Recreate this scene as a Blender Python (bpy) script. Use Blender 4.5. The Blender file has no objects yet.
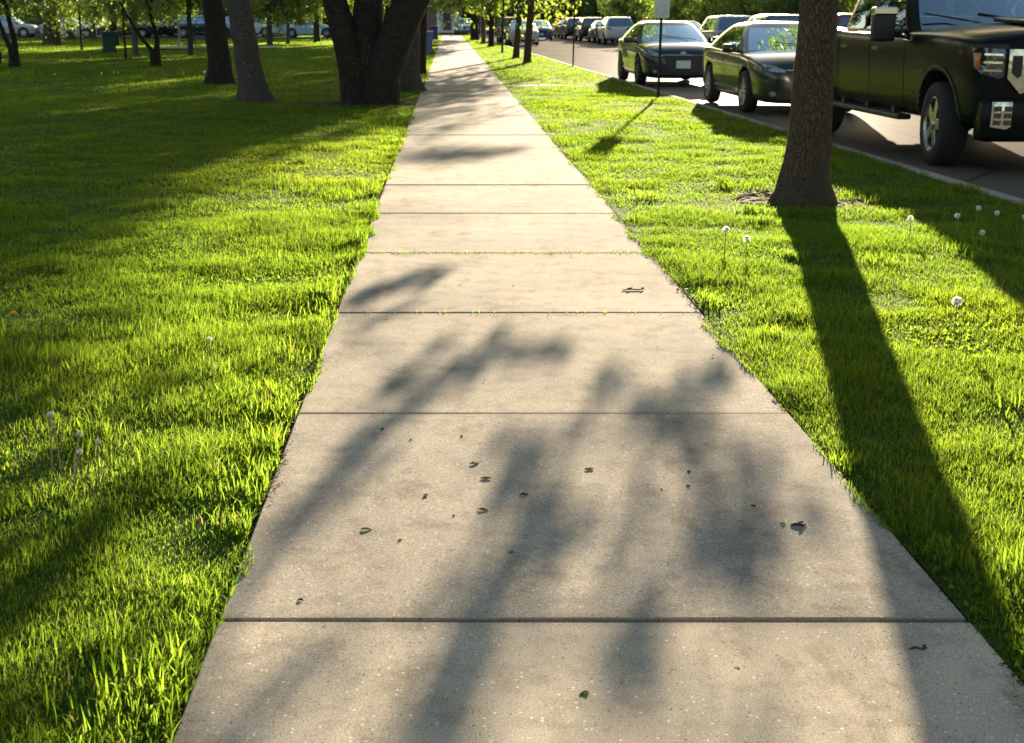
import bpy, bmesh, math, random
import numpy as np
from mathutils import Vector, Matrix
from mathutils.bvhtree import BVHTree

R = math.radians
SC = bpy.context.scene
COL = SC.collection
rnd = random.Random(11)
NP = np.random.default_rng(5)

# ------------------------------------------------------------------ light direction
SUN_AZ, SUN_EL = R(12.4), R(9.2)          # azimuth from +Y towards +X

# ------------------------------------------------------------------ materials
def newmat(name):
    m = bpy.data.materials.new(name); m.use_nodes = True
    nt = m.node_tree; nt.nodes.clear()
    return m, nt, nt.nodes, nt.links

def ramp(n, l, src, stops):
    r = n.new('ShaderNodeValToRGB')
    e = r.color_ramp.elements
    while len(e) < len(stops): e.new(0.5)
    for i, (p, c) in enumerate(stops):
        e[i].position = p; e[i].color = (c[0], c[1], c[2], 1)
    l.new(src, r.inputs[0]); return r.outputs[0]

def coords(n, l, scale=(1, 1, 1), kind='Object'):
    t = n.new('ShaderNodeTexCoord'); mp = n.new('ShaderNodeMapping')
    mp.inputs['Scale'].default_value = scale
    l.new(t.outputs[kind], mp.inputs[0]); return mp.outputs[0]

def world_coords(n, l, scale=(1, 1, 1)):
    g = n.new('ShaderNodeNewGeometry'); mp = n.new('ShaderNodeMapping')
    mp.inputs['Scale'].default_value = scale
    l.new(g.outputs['Position'], mp.inputs[0]); return mp.outputs[0]

def noise(n, l, co, scale, detail=4, rough=.55):
    t = n.new('ShaderNodeTexNoise'); t.inputs['Scale'].default_value = scale
    t.inputs['Detail'].default_value = detail; t.inputs['Roughness'].default_value = rough
    l.new(co, t.inputs['Vector']); return t.outputs[0]

def mixc(n, l, a, b, f, mode='MIX'):
    m = n.new('ShaderNodeMix'); m.data_type = 'RGBA'; m.blend_type = mode
    for sock, v in ((m.inputs[0], f), (m.inputs[6], a), (m.inputs[7], b)):
        if isinstance(v, (int, float)): sock.default_value = v
        elif isinstance(v, tuple): sock.default_value = (*v, 1)
        else: l.new(v, sock)
    return m.outputs[2]

def bump(n, l, h, strength, dist=.02, normal=None):
    b = n.new('ShaderNodeBump'); b.inputs['Strength'].default_value = strength
    b.inputs['Distance'].default_value = dist
    l.new(h, b.inputs['Height'])
    if normal is not None: l.new(normal, b.inputs['Normal'])
    return b.outputs[0]

def out(n, l, sh):
    o = n.new('ShaderNodeOutputMaterial'); l.new(sh, o.inputs[0])

def pbr(name, col, rough=.5, metal=0., coat=0., spec=.5, var=.12, vscale=6., bumps=0., bscale=80., flake=False):
    m, nt, n, l = newmat(name)
    p = n.new('ShaderNodeBsdfPrincipled')
    co = coords(n, l)
    nz = noise(n, l, co, vscale)
    lo = tuple(c * (1 - var) for c in col); hi = tuple(min(1, c * (1 + var)) for c in col)
    l.new(ramp(n, l, nz, [(.3, lo), (.7, hi)]), p.inputs['Base Color'])
    p.inputs['Roughness'].default_value = rough; p.inputs['Metallic'].default_value = metal
    p.inputs['Coat Weight'].default_value = coat; p.inputs['Coat Roughness'].default_value = .03
    p.inputs['Specular IOR Level'].default_value = spec
    if bumps:
        l.new(bump(n, l, noise(n, l, co, bscale, 6), bumps, .01), p.inputs['Normal'])
    out(n, l, p.outputs[0]); return m

def mat_bark(name, dark, light, sc=1.0, strength=1.0):
    m, nt, n, l = newmat(name)
    p = n.new('ShaderNodeBsdfPrincipled'); p.inputs['Roughness'].default_value = .92
    p.inputs['Specular IOR Level'].default_value = .2
    co = coords(n, l, (sc, sc, sc * .16))
    wob = noise(n, l, coords(n, l, (sc, sc, sc * .5)), 3., 3)
    vm = n.new('ShaderNodeVectorMath'); vm.operation = 'ADD'
    sc2 = n.new('ShaderNodeVectorMath'); sc2.operation = 'SCALE'; sc2.inputs[3].default_value = .12
    l.new(wob, sc2.inputs[0]); l.new(co, vm.inputs[0]); l.new(sc2.outputs[0], vm.inputs[1])
    v = n.new('ShaderNodeTexVoronoi'); v.feature = 'DISTANCE_TO_EDGE'; v.inputs['Scale'].default_value = 70
    l.new(vm.outputs[0], v.inputs['Vector'])
    rg = n.new('ShaderNodeMapRange'); rg.inputs[1].default_value = 0; rg.inputs[2].default_value = .28
    l.new(v.outputs['Distance'], rg.inputs[0])
    fine = noise(n, l, co, 60, 6)
    ad = n.new('ShaderNodeMath'); ad.operation = 'MULTIPLY_ADD'
    l.new(fine, ad.inputs[0]); ad.inputs[1].default_value = .5; l.new(rg.outputs[0], ad.inputs[2])
    big = noise(n, l, coords(n, l, (1, 1, .5)), 2.2, 3)
    c1 = ramp(n, l, ad.outputs[0], [(.25, dark), (1.1 if False else .95, light)])
    c2 = mixc(n, l, c1, tuple(c * .62 for c in light), ramp(n, l, big, [(.45, (0, 0, 0)), (.7, (1, 1, 1))]))
    l.new(c2, p.inputs['Base Color'])
    l.new(bump(n, l, ad.outputs[0], strength, .03), p.inputs['Normal'])
    out(n, l, p.outputs[0]); return m

def mat_leaf(name, base, trans, amount=.5, gloss=.08):
    m, nt, n, l = newmat(name)
    at = n.new('ShaderNodeAttribute'); at.attribute_name = 'tint'
    sp = n.new('ShaderNodeSeparateColor'); l.new(at.outputs['Color'], sp.inputs[0])
    def vary(c):
        lo = tuple(x * .62 for x in c); hi = (min(1, c[0] * 1.35), min(1, c[1] * 1.25), c[2] * 1.1)
        a = ramp(n, l, sp.outputs[0], [(0, lo), (1, hi)])
        yel = (min(1, c[0] * 1.5 + .01), c[1] * 1.12, c[2] * .9)
        return mixc(n, l, a, yel, sp.outputs[1])
    d = n.new('ShaderNodeBsdfDiffuse'); t = n.new('ShaderNodeBsdfTranslucent'); g = n.new('ShaderNodeBsdfGlossy')
    g.inputs['Roughness'].default_value = .42; g.inputs[0].default_value = (.9, .95, .8, 1)
    cb, ct = vary(base), vary(trans)
    dry = mixc(n, l, cb, (.20, .145, .06), sp.outputs[2]); l.new(dry, d.inputs[0])
    dryt = mixc(n, l, ct, (.20, .15, .06), sp.outputs[2]); l.new(dryt, t.inputs[0])
    m1 = n.new('ShaderNodeMixShader'); m1.inputs[0].default_value = amount
    l.new(d.outputs[0], m1.inputs[1]); l.new(t.outputs[0], m1.inputs[2])
    m2 = n.new('ShaderNodeMixShader'); m2.inputs[0].default_value = gloss
    l.new(m1.outputs[0], m2.inputs[1]); l.new(g.outputs[0], m2.inputs[2])
    out(n, l, m2.outputs[0]); return m

def mat_concrete(name, base=(.455, .40, .32), worn=1.0):
    m, nt, n, l = newmat(name)
    p = n.new('ShaderNodeBsdfPrincipled'); p.inputs['Roughness'].default_value = 1.
    p.inputs['Specular IOR Level'].default_value = .02
    co = world_coords(n, l)
    big = noise(n, l, co, .9, 5, .6); mid = noise(n, l, co, 7, 6, .65); fine = noise(n, l, co, 230, 5, .75)
    dk = tuple(c * .72 for c in base); lt = tuple(min(1, c * 1.16) for c in base)
    c = ramp(n, l, big, [(.28, dk), (.72, lt)])
    c = mixc(n, l, c, ramp(n, l, mid, [(.3, (.62, .61, .60)), (.5, (1, 1, 1)), (.75, (1.12, 1.1, 1.06))]), .8 * worn, 'MULTIPLY')
    c = mixc(n, l, c, ramp(n, l, fine, [(.32, (.28, .27, .25)), (.5, (1, 1, 1)), (.68, (1.5, 1.47, 1.4))]), .9 * worn, 'MULTIPLY')
    v = n.new('ShaderNodeTexVoronoi'); v.inputs['Scale'].default_value = 95; v.inputs['Randomness'].default_value = 1
    l.new(co, v.inputs['Vector'])
    sp = n.new('ShaderNodeSeparateColor'); l.new(v.outputs['Color'], sp.inputs[0])
    # aggregate stones: keep cells whose random value is high and near their centre
    r1 = ramp(n, l, sp.outputs[0], [(.80, (0, 0, 0)), (.84, (1, 1, 1))])
    r2 = ramp(n, l, v.outputs['Distance'], [(.22, (1, 1, 1)), (.38, (0, 0, 0))])
    mk = mixc(n, l, r1, r2, 1., 'MULTIPLY')
    stone = ramp(n, l, sp.outputs[1], [(0, (.16, .14, .12)), (.5, (.26, .23, .19)), (.62, (.62, .57, .48)), (1, (.75, .70, .60))])
    c = mixc(n, l, c, stone, mk)
    # stains with a shape of their own
    st = noise(n, l, world_coords(n, l, (1.7, .8, 1)), 2.3, 7, .7)
    c = mixc(n, l, c, (.55, .52, .48), ramp(n, l, st, [(.55, (0, 0, 0)), (.70, (.8, .8, .8))]), 'MULTIPLY')
    # each slab was cast on its own day; dirt gathers along the joints
    g_ = n.new('ShaderNodeNewGeometry'); sp2 = n.new('ShaderNodeSeparateXYZ'); l.new(g_.outputs['Position'], sp2.inputs[0])
    a_ = n.new('ShaderNodeMath'); a_.operation = 'MULTIPLY_ADD'; l.new(sp2.outputs[1], a_.inputs[0]); a_.inputs[1].default_value = 1 / 1.662; a_.inputs[2].default_value = 20 - 2.78 / 1.662
    fl = n.new('ShaderNodeMath'); fl.operation = 'FLOOR'; l.new(a_.outputs[0], fl.inputs[0])
    fr = n.new('ShaderNodeMath'); fr.operation = 'FRACT'; l.new(a_.outputs[0], fr.inputs[0])
    wn = n.new('ShaderNodeTexWhiteNoise'); wn.noise_dimensions = '1D'; l.new(fl.outputs[0], wn.inputs['W'])
    c = mixc(n, l, c, ramp(n, l, wn.outputs[0], [(0, (.84, .84, .85)), (1, (1.08, 1.06, 1.03))]), 1. * worn, 'MULTIPLY')
    jd = ramp(n, l, fr.outputs[0], [(0, (1, 1, 1)), (.028, (0, 0, 0)), (.97, (0, 0, 0)), (1, (1, 1, 1))])
    c = mixc(n, l, c, (.62, .60, .57), mixc(n, l, jd, ramp(n, l, mid, [(.38, (0, 0, 0)), (.62, (1, 1, 1))]), 1., 'MULTIPLY'), 'MULTIPLY')
    l.new(c, p.inputs['Base Color'])
    grit = noise(n, l, co, 420, 3, .6)
    b1 = bump(n, l, grit, .12, .002); b2 = bump(n, l, mid, .05, .006, b1)
    l.new(b2, p.inputs['Normal']); out(n, l, p.outputs[0]); return m

def mat_ground(name, a, b, c, scale=3., rough=.95, bs=.6, fine=60):
    m, nt, n, l = newmat(name)
    p = n.new('ShaderNodeBsdfPrincipled'); p.inputs['Roughness'].default_value = rough
    p.inputs['Specular IOR Level'].default_value = .02
    co = world_coords(n, l)
    x = ramp(n, l, noise(n, l, co, scale, 6, .65), [(.3, a), (.5, b), (.72, c)])
    f = noise(n, l, co, fine, 6, .7)
    x = mixc(n, l, x, ramp(n, l, f, [(.3, (.5, .5, .5)), (.7, (1.35, 1.35, 1.35))]), .8, 'MULTIPLY')
    l.new(x, p.inputs['Base Color']); l.new(bump(n, l, f, bs, .02), p.inputs['Normal'])
    out(n, l, p.outputs[0]); return m

def mat_asphalt(name):
    m, nt, n, l = newmat(name)
    p = n.new('ShaderNodeBsdfDiffuse'); gl = n.new('ShaderNodeBsdfGlossy'); gl.inputs['Roughness'].default_value = .5
    mx = n.new('ShaderNodeMixShader'); mx.inputs[0].default_value = .055
    co = world_coords(n, l)
    f = noise(n, l, co, 120, 6, .8)
    x = ramp(n, l, f, [(.3, (.075, .062, .050)), (.55, (.13, .108, .088)), (.75, (.22, .185, .15))])
    pt = noise(n, l, world_coords(n, l, (1.2, .25, 1)), .8, 5, .6)
    x = mixc(n, l, x, ramp(n, l, pt, [(.35, (.7, .7, .7)), (.65, (1.2, 1.2, 1.2))]), .8, 'MULTIPLY')
    v = n.new('ShaderNodeTexVoronoi'); v.feature = 'DISTANCE_TO_EDGE'; v.inputs['Scale'].default_value = .33
    l.new(world_coords(n, l, (1, .7, 1)), v.inputs['Vector'])
    x = mixc(n, l, x, (.03, .028, .026), ramp(n, l, v.outputs['Distance'], [(.004, (.8, .8, .8)), (.009, (0, 0, 0))]))
    l.new(x, p.inputs[0]); l.new(p.outputs[0], mx.inputs[1]); l.new(gl.outputs[0], mx.inputs[2])
    out(n, l, mx.outputs[0]); return m

def mat_glass(name, tint=(.02, .025, .03), rough=.02, clear=(.42, .50, .50), k=4.0, k0=.16):
    m, nt, n, l = newmat(name)
    g = n.new('ShaderNodeBsdfGlossy'); g.inputs['Roughness'].default_value = rough; g.inputs[0].default_value = (.72, .93, 1.0, 1)
    t = n.new('ShaderNodeBsdfTransparent'); t.inputs[0].default_value = (*clear, 1)
    d = n.new('ShaderNodeBsdfDiffuse'); d.inputs[0].default_value = (*tint, 1)
    # a film of dust catches a little light
    ds = noise(n, l, coords(n, l), 9, 4)
    mx0 = n.new('ShaderNodeMixShader')
    l.new(ramp(n, l, ds, [(.3, (.03, .03, .03)), (.8, (.08, .08, .08))]), mx0.inputs[0])
    l.new(t.outputs[0], mx0.inputs[1]); l.new(d.outputs[0], mx0.inputs[2])
    f = n.new('ShaderNodeFresnel'); f.inputs[0].default_value = 1.55
    sc = n.new('ShaderNodeMath'); sc.operation = 'MULTIPLY_ADD'; sc.inputs[1].default_value = k; sc.inputs[2].default_value = k0
    sc.use_clamp = True
    l.new(f.outputs[0], sc.inputs[0])
    mx = n.new('ShaderNodeMixShader'); l.new(sc.outputs[0], mx.inputs[0])
    l.new(mx0.outputs[0], mx.inputs[1]); l.new(g.outputs[0], mx.inputs[2])
    out(n, l, mx.outputs[0]); return m

def mat_siding(name, col, period=.18):
    m, nt, n, l = newmat(name)
    p = n.new('ShaderNodeBsdfPrincipled'); p.inputs['Roughness'].default_value = .7
    co = coords(n, l)
    w = n.new('ShaderNodeTexWave'); w.bands_direction = 'Z'; w.wave_profile = 'SAW'
    w.inputs['Scale'].default_value = .314 / period * 1.0; w.inputs['Distortion'].default_value = 0
    l.new(co, w.inputs['Vector'])
    nz = noise(n, l, co, 3, 4)
    c = ramp(n, l, nz, [(.3, tuple(x * .9 for x in col)), (.7, tuple(min(1, x * 1.06) for x in col))])
    l.new(c, p.inputs['Base Color']); l.new(bump(n, l, w.outputs[1], .6, .02), p.inputs['Normal'])
    out(n, l, p.outputs[0]); return m

def mat_brick(name, a, b):
    m, nt, n, l = newmat(name)
    p = n.new('ShaderNodeBsdfPrincipled'); p.inputs['Roughness'].default_value = .85
    t = n.new('ShaderNodeTexCoord'); sx = n.new('ShaderNodeSeparateXYZ'); cx = n.new('ShaderNodeCombineXYZ')
    l.new(t.outputs['Object'], sx.inputs[0])
    ad = n.new('ShaderNodeMath'); l.new(sx.outputs[0], ad.inputs[0]); l.new(sx.outputs[1], ad.inputs[1])
    l.new(ad.outputs[0], cx.inputs[0]); l.new(sx.outputs[2], cx.inputs[1])
    br = n.new('ShaderNodeTexBrick'); br.inputs['Scale'].default_value = 4.2
    br.inputs['Color1'].default_value = (*a, 1); br.inputs['Color2'].default_value = (*b, 1); br.inputs['Mortar'].default_value = (.4, .37, .33, 1)
    l.new(cx.outputs[0], br.inputs['Vector'])
    l.new(br.outputs[0], p.inputs['Base Color']); out(n, l, p.outputs[0]); return m

M = {}
M['bark_near'] = mat_bark('bark brown furrowed', (.045, .031, .021), (.185, .125, .080), 1.25, .8)
M['bark_dark'] = mat_bark('bark dark', (.018, .014, .011), (.085, .062, .046), .8, 1.0)
M['bark_grey'] = mat_bark('bark grey', (.050, .040, .033), (.20, .165, .135), 1.1, .9)
M['bark_pale'] = mat_bark('bark pale', (.08, .065, .052), (.26, .215, .17), 1.0, .8)
M['leaf'] = mat_leaf('maple leaves', (.055, .105, .014), (.22, .33, .025), .55)
M['leaf_yel'] = mat_leaf('young leaves', (.060, .115, .016), (.22, .35, .035), .58)
M['leaf_dark'] = mat_leaf('dense leaves', (.042, .085, .018), (.15, .25, .03), .5)
M['grass'] = mat_leaf('grass blades', (.022, .070, .015), (.195, .345, .024), .62, .006)
M['concrete'] = mat_concrete('sidewalk concrete')
M['kerb'] = mat_concrete('kerb concrete', (.36, .33, .29))
M['joint'] = pbr('joint dirt', (.020, .017, .012), .95, var=.5, vscale=30)
M['soil'] = mat_ground('soil', (.035, .024, .016), (.085, .060, .038), (.17, .125, .08), 9, bs=.12, fine=45)
M['lawn'] = mat_ground('lawn base', (.034, .068, .014), (.048, .092, .018), (.072, .100, .024), 4, fine=70)
M['terrain'] = mat_ground('terrain', (.04, .06, .012), (.05, .08, .015), (.07, .10, .02), .2)
M['asphalt'] = mat_asphalt('asphalt')
M['glass'] = mat_glass('car glass')
M['tintglass'] = mat_glass('tinted car glass', clear=(.10, .12, .12), k=1.3, k0=.03)
M['darkglass'] = pbr('dark window glass', (.02, .024, .03), .03, spec=.9, var=.2)
M['rubber'] = pbr('tyre rubber', (.018, .018, .018), .8, bumps=.4, bscale=120)
M['alloy'] = pbr('alloy rim', (.42, .42, .43), .3, metal=.9)
M['darkalloy'] = pbr('dark rim', (.10, .10, .105), .35, metal=.8)
M['chrome'] = pbr('chrome', (.62, .62, .60), .16, metal=1., var=.03)
M['blackplastic'] = pbr('black plastic', (.014, .014, .015), .5, bumps=.2)
M['archdark'] = pbr('wheel well', (.008, .008, .008), .9)
M['lamp'] = pbr('headlamp lens', (.34, .37, .40), .10, metal=.5, coat=1., var=.6, vscale=22)
M['lampdark'] = pbr('smoked lamp lens', (.07, .075, .08), .14, metal=.3, coat=.8, var=.6, vscale=26)
M['amber'] = pbr('amber lens', (.40, .11, .02), .15, coat=1.)
M['redlamp'] = pbr('tail lamp', (.35, .012, .012), .15, coat=1.)
M['plate'] = pbr('plate white', (.62, .66, .72), .4, var=.25, vscale=14)
M['seat'] = pbr('car interior', (.05, .048, .045), .8)
M['polemetal'] = pbr('pole dark metal', (.022, .020, .018), .55, metal=.3)
M['signwhite'] = pbr('sign sheet white', (.62, .62, .60), .5, var=.2, vscale=9)
M['galv'] = pbr('pale pole', (.30, .27, .22), .6)
M['binn'] = pbr('green bin plastic', (.012, .065, .052), .5, bumps=.15)
M['binlid'] = pbr('green bin lid', (.020, .085, .070), .45)
M['bindark'] = pbr('dark bin plastic', (.016, .024, .028), .5)
M['binblue'] = pbr('blue bin plastic', (.10, .16, .30), .5)
M['binpurple'] = pbr('purple bin plastic', (.07, .04, .26), .5)
M['table'] = pbr('park table', (.05, .055, .06), .6)
def mat_fluff():
    m, nt, n, l = newmat('seed head'); co = coords(n, l)
    c = ramp(n, l, noise(n, l, co, 60, 3), [(.3, (.82, .80, .75)), (.7, (.95, .93, .88))])
    d = n.new('ShaderNodeBsdfDiffuse'); t = n.new('ShaderNodeBsdfTranslucent'); x = n.new('ShaderNodeMixShader'); x.inputs[0].default_value = .6
    l.new(c, d.inputs[0]); l.new(c, t.inputs[0]); l.new(d.outputs[0], x.inputs[1]); l.new(t.outputs[0], x.inputs[2]); out(n, l, x.outputs[0]); return m
M['fluff'] = mat_fluff()
M['stalk'] = pbr('dry stalk', (.34, .24, .12), .8)
M['stalkgreen'] = pbr('green stalk', (.16, .22, .05), .8)
M['twig'] = pbr('dead twig', (.06, .042, .028), .9)
M['petal'] = pbr('yellow petal', (.75, .50, .02), .8)
M['scrapleaf'] = mat_leaf('fallen leaf green', (.16, .21, .05), (.14, .19, .03), .3, .0)
M['scrapbrown'] = mat_leaf('fallen leaf brown', (.09, .06, .03), (.05, .03, .01), .2, .0)
M['white_side'] = mat_siding('white siding', (.62, .60, .56))
M['tan_side'] = mat_siding('tan siding', (.44, .33, .22))
M['cream_side'] = mat_siding('cream siding', (.58, .48, .38))
M['blue_side'] = mat_siding('blue siding', (.20, .27, .36))
M['brick'] = mat_brick('red brick', (.24, .09, .06), (.30, .13, .09))
M['shingle'] = pbr('roof shingles', (.10, .085, .075), .9, var=.3, vscale=20, bumps=.5, bscale=30)
M['trim'] = pbr('white trim', (.72, .71, .68), .5)
M['doorwood'] = pbr('door paint', (.16, .07, .05), .5)
M['garage'] = mat_siding('garage panel', (.66, .64, .60), .5)

def paint(name, col, metal=.1, rough=.3):
    return pbr(name, col, rough, metal=metal, coat=.85, spec=.25, var=.04, vscale=1.5)

# ------------------------------------------------------------------ mesh helpers
def link(o, parent=None):
    COL.objects.link(o)
    if parent is not None: o.parent = parent
    return o

def tag(o, label=None, cat=None, group=None, kind=None):
    if label: o['label'] = label
    if cat: o['category'] = cat
    if group: o['group'] = group
    if kind: o['kind'] = kind
    return o

def empty(name, loc, rz=0., label=None, cat=None, group=None):
    o = bpy.data.objects.new(name, None); o.empty_display_size = .2
    o.location = loc; o.rotation_euler = (0, 0, rz); link(o)
    return tag(o, label, cat, group)

def obj_from(name, verts, faces, mats, parent=None, smooth=False, midx=None, loc=None):
    me = bpy.data.meshes.new(name)
    me.from_pydata([tuple(v) for v in verts], [], [tuple(f) for f in faces])
    mats = mats if isinstance(mats, (list, tuple)) else [mats]
    for m in mats: me.materials.append(m)
    if midx is not None: me.polygons.foreach_set('material_index', midx)
    if smooth: me.polygons.foreach_set('use_smooth', [True] * len(me.polygons))
    me.update()
    o = bpy.data.objects.new(name, me)
    if loc is not None: o.location = loc
    return link(o, parent)

def np_mesh(name, verts, loops, starts, mat, tint=None, smooth=False):
    me = bpy.data.meshes.new(name)
    me.vertices.add(len(verts)); me.vertices.foreach_set('co', verts.astype(np.float32).ravel())
    me.loops.add(len(loops)); me.loops.foreach_set('vertex_index', loops.astype(np.int32))
    me.polygons.add(len(starts)); me.polygons.foreach_set('loop_start', starts.astype(np.int32))
    me.materials.append(mat)
    me.update(calc_edges=True)
    if tint is not None:
        a = me.attributes.new('tint', 'FLOAT_COLOR', 'POINT')
        a.data.foreach_set('color', tint.astype(np.float32).ravel())
    if smooth:
        me.polygons.foreach_set('use_smooth', np.ones(len(starts), dtype=bool))
    return me

class MB:
    """collects shapes into one mesh"""
    def __init__(s): s.v = []; s.f = []
    def add(s, vs, fs):
        b = len(s.v); s.v += [tuple(x) for x in vs]; s.f += [tuple(i + b for i in f) for f in fs]; return s
    def box(s, c, d, rot=None, bev=0.):
        bm = bmesh.new(); bmesh.ops.create_cube(bm, size=1)
        for v in bm.verts: v.co = Vector((v.co.x * d[0], v.co.y * d[1], v.co.z * d[2]))
        if bev: bmesh.ops.bevel(bm, geom=bm.edges[:] , offset=bev, segments=2, affect='EDGES', profile=.6)
        mx = Matrix.Translation(c)
        if rot is not None: mx = mx @ rot.to_4x4()
        bm.transform(mx); bm.verts.index_update()
        s.add([v.co[:] for v in bm.verts], [[v.index for v in f.verts] for f in bm.faces]); bm.free(); return s
    def tube(s, pts, rad, n=10, cap=True):
        pts = [Vector(p) for p in pts]
        if not isinstance(rad, (list, tuple, np.ndarray)): rad = [rad] * len(pts)
        vs = []; fs = []
        up = None
        for i, p in enumerate(pts):
            t = (pts[min(i + 1, len(pts) - 1)] - pts[max(i - 1, 0)])
            if t.length < 1e-9: t = Vector((0, 0, 1))
            t.normalize()
            if up is None:
                up = Vector((1, 0, 0)) if abs(t.x) < .8 else Vector((0, 1, 0))
            up = (up - t * up.dot(t)).normalized(); w = t.cross(up)
            for k in range(n):
                a = 2 * math.pi * k / n
                vs.append(p + (up * math.cos(a) + w * math.sin(a)) * rad[i])
        for i in range(len(pts) - 1):
            for k in range(n):
                k2 = (k + 1) % n
                fs.append((i * n + k, i * n + k2, (i + 1) * n + k2, (i + 1) * n + k))
        if cap:
            fs.append(tuple(reversed(range(n)))); fs.append(tuple((len(pts) - 1) * n + k for k in range(n)))
        return s.add(vs, fs)
    def lathe(s, prof, n=24, axis='z', c=(0, 0, 0), capped=False):
        vs = []; fs = []
        for r, h in prof:
            for k in range(n):
                a = 2 * math.pi * k / n; u, w = r * math.cos(a), r * math.sin(a)
                p = {'z': (u, w, h), 'y': (u, h, w), 'x': (h, u, w)}[axis]
                vs.append((p[0] + c[0], p[1] + c[1], p[2] + c[2]))
        for i in range(len(prof) - 1):
            for k in range(n):
                k2 = (k + 1) % n; fs.append((i * n + k, i * n + k2, (i + 1) * n + k2, (i + 1) * n + k))
        if capped:
            fs.append(tuple(range(n))); fs.append(tuple((len(prof) - 1) * n + k for k in range(n)))
        return s.add(vs, fs)
    def build(s, name, mat, parent=None, smooth=False, loc=None):
        return obj_from(name, s.v, s.f, mat, parent, smooth, loc=loc)

def apply_mods(o):
    dg = bpy.context.evaluated_depsgraph_get(); dg.update()
    me = bpy.data.meshes.new_from_object(o.evaluated_get(dg))
    old = o.data; o.modifiers.clear(); me.name = old.name; o.data = me
    return o

# value noise on numpy arrays
_perm = NP.random((256, 256))
def vnoise(x, y, s):
    x = np.asarray(x) * s + 100; y = np.asarray(y) * s + 100
    xi = np.floor(x).astype(int); yi = np.floor(y).astype(int); fx = x - xi; fy = y - yi
    fx = fx * fx * (3 - 2 * fx); fy = fy * fy * (3 - 2 * fy)
    a = _perm[xi % 256, yi % 256]; b = _perm[(xi + 1) % 256, yi % 256]
    c = _perm[xi % 256, (yi + 1) % 256]; d = _perm[(xi + 1) % 256, (yi + 1) % 256]
    return (a * (1 - fx) + b * fx) * (1 - fy) + (c * (1 - fx) + d * fx) * fy
def fbm(x, y, s, o=3):
    t = 0; w = .5; tot = 0
    for i in range(o):
        t = t + vnoise(x + 17.3 * i, y - 9.1 * i, s * 2 ** i) * w; tot += w; w *= .5
    return t / tot

# ------------------------------------------------------------------ layout of the street
SW0, SW1 = -.535, 1.215                       # sidewalk edges
def g2(x, y): return (.831 * x, 1.0553 * y + .225)
def kerb_x(y): return 4.741 - .0197 * y       # road side face of the near kerb
ST_DIR = Vector((-.0197, 1, 0)).normalized(); ST_N = Vector((1, .0197, 0)).normalized()
ST_ANG = math.atan2(ST_DIR.y, ST_DIR.x)
ROAD_W = 8.7; ROAD_Z = -.11
END_Y = 122.6
CW0, CW1 = 28.35, 29.1
def street(s, t, z=ROAD_Z): return Vector((kerb_x(s) + t, s, z))

def lawn_z(x, y):
    x = np.asarray(x, float); y = np.asarray(y, float)
    n = (fbm(x, y, .55, 3) - .5) * .055 + (fbm(x + 7, y, 2.1, 2) - .5) * .018
    edge = np.minimum(np.abs(x - SW0), np.abs(x - SW1))
    k = np.clip(edge / .8, 0, 1)
    ke = np.clip((kerb_x(y) - .15 - x) / .6, 0, 1)
    kf = np.where(x > SW1, ke, 1.)
    return -.012 + n * k * kf

# terrain sheet
tag(obj_from('ground', [(-700, -60, -.30), (700, -60, -.30), (700, 900, -.30), (-700, 900, -.30)], [(0, 1, 2, 3)], M['terrain']), kind='structure')

def grid_surface(name, xs, ys, zf, mat, xmap=None):
    vs = []; fs = []
    X, Y = np.meshgrid(xs, ys)
    if xmap is not None: X = xmap(X, Y)
    Z = zf(X, Y)
    nx, ny = len(xs), len(ys)
    vs = np.stack([X.ravel(), Y.ravel(), Z.ravel()], 1)
    idx = np.arange(nx * ny).reshape(ny, nx)
    q = np.stack([idx[:-1, :-1], idx[:-1, 1:], idx[1:, 1:], idx[1:, :-1]], -1).reshape(-1, 4)
    me = np_mesh(name, vs, q.ravel(), np.arange(len(q)) * 4, mat, smooth=True)
    o = bpy.data.objects.new(name, me); link(o); return tag(o, kind='structure')

ys = np.concatenate([np.arange(-8, 30, .16), np.arange(30, END_Y + .1, 1.)])
xs = np.concatenate([np.arange(-110, -14, 2.), np.arange(-14, SW0 - .01, .15), [SW0 - .02]])
grid_surface('lawn', xs, ys, lawn_z, M['lawn'])
# parkway strip between the sidewalk and the kerb (u from 0 to 1 across)
grid_surface('parkway_lawn', np.linspace(0, 1, 24), ys, lawn_z, M['lawn'],
             xmap=lambda U, Y: (SW1 + .02) + U * (kerb_x(Y) - .155 - SW1 - .02))
# verge beyond the street
far_k = lambda y: kerb_x(y) + ROAD_W + .15
grid_surface('far_verge', np.array([0, 1., 3., 8., 40., 110.]), ys, lambda X, Y: X * 0 - .01, M['lawn'], xmap=lambda U, Y: far_k(Y) + .005 + U)

# road, cross streets
def strip(name, pts, z, mat):
    return tag(obj_from(name, [(x, y, z) for x, y in pts], [tuple(range(len(pts)))], mat), kind='structure')
strip('road', [(kerb_x(-20) - .01, -20), (kerb_x(-20) + ROAD_W + .01, -20), (kerb_x(END_Y) + ROAD_W + .01, END_Y), (kerb_x(END_Y) - .01, END_Y)], ROAD_Z, M['asphalt'])
strip('cross_street', [(-120, END_Y), (120, END_Y), (120, 150), (-120, 150)], ROAD_Z + .001, M['asphalt'])
strip('side_street', [(-110, 102), (-7, 102), (-7, 111), (-110, 111)], .02, M['asphalt'])
tag(obj_from('far_lawn', [(-140, 150, -.02), (140, 150, -.02), (140, 270, -.02), (-140, 270, -.02)], [(0, 1, 2, 3)], M['lawn']), kind='structure')

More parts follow.
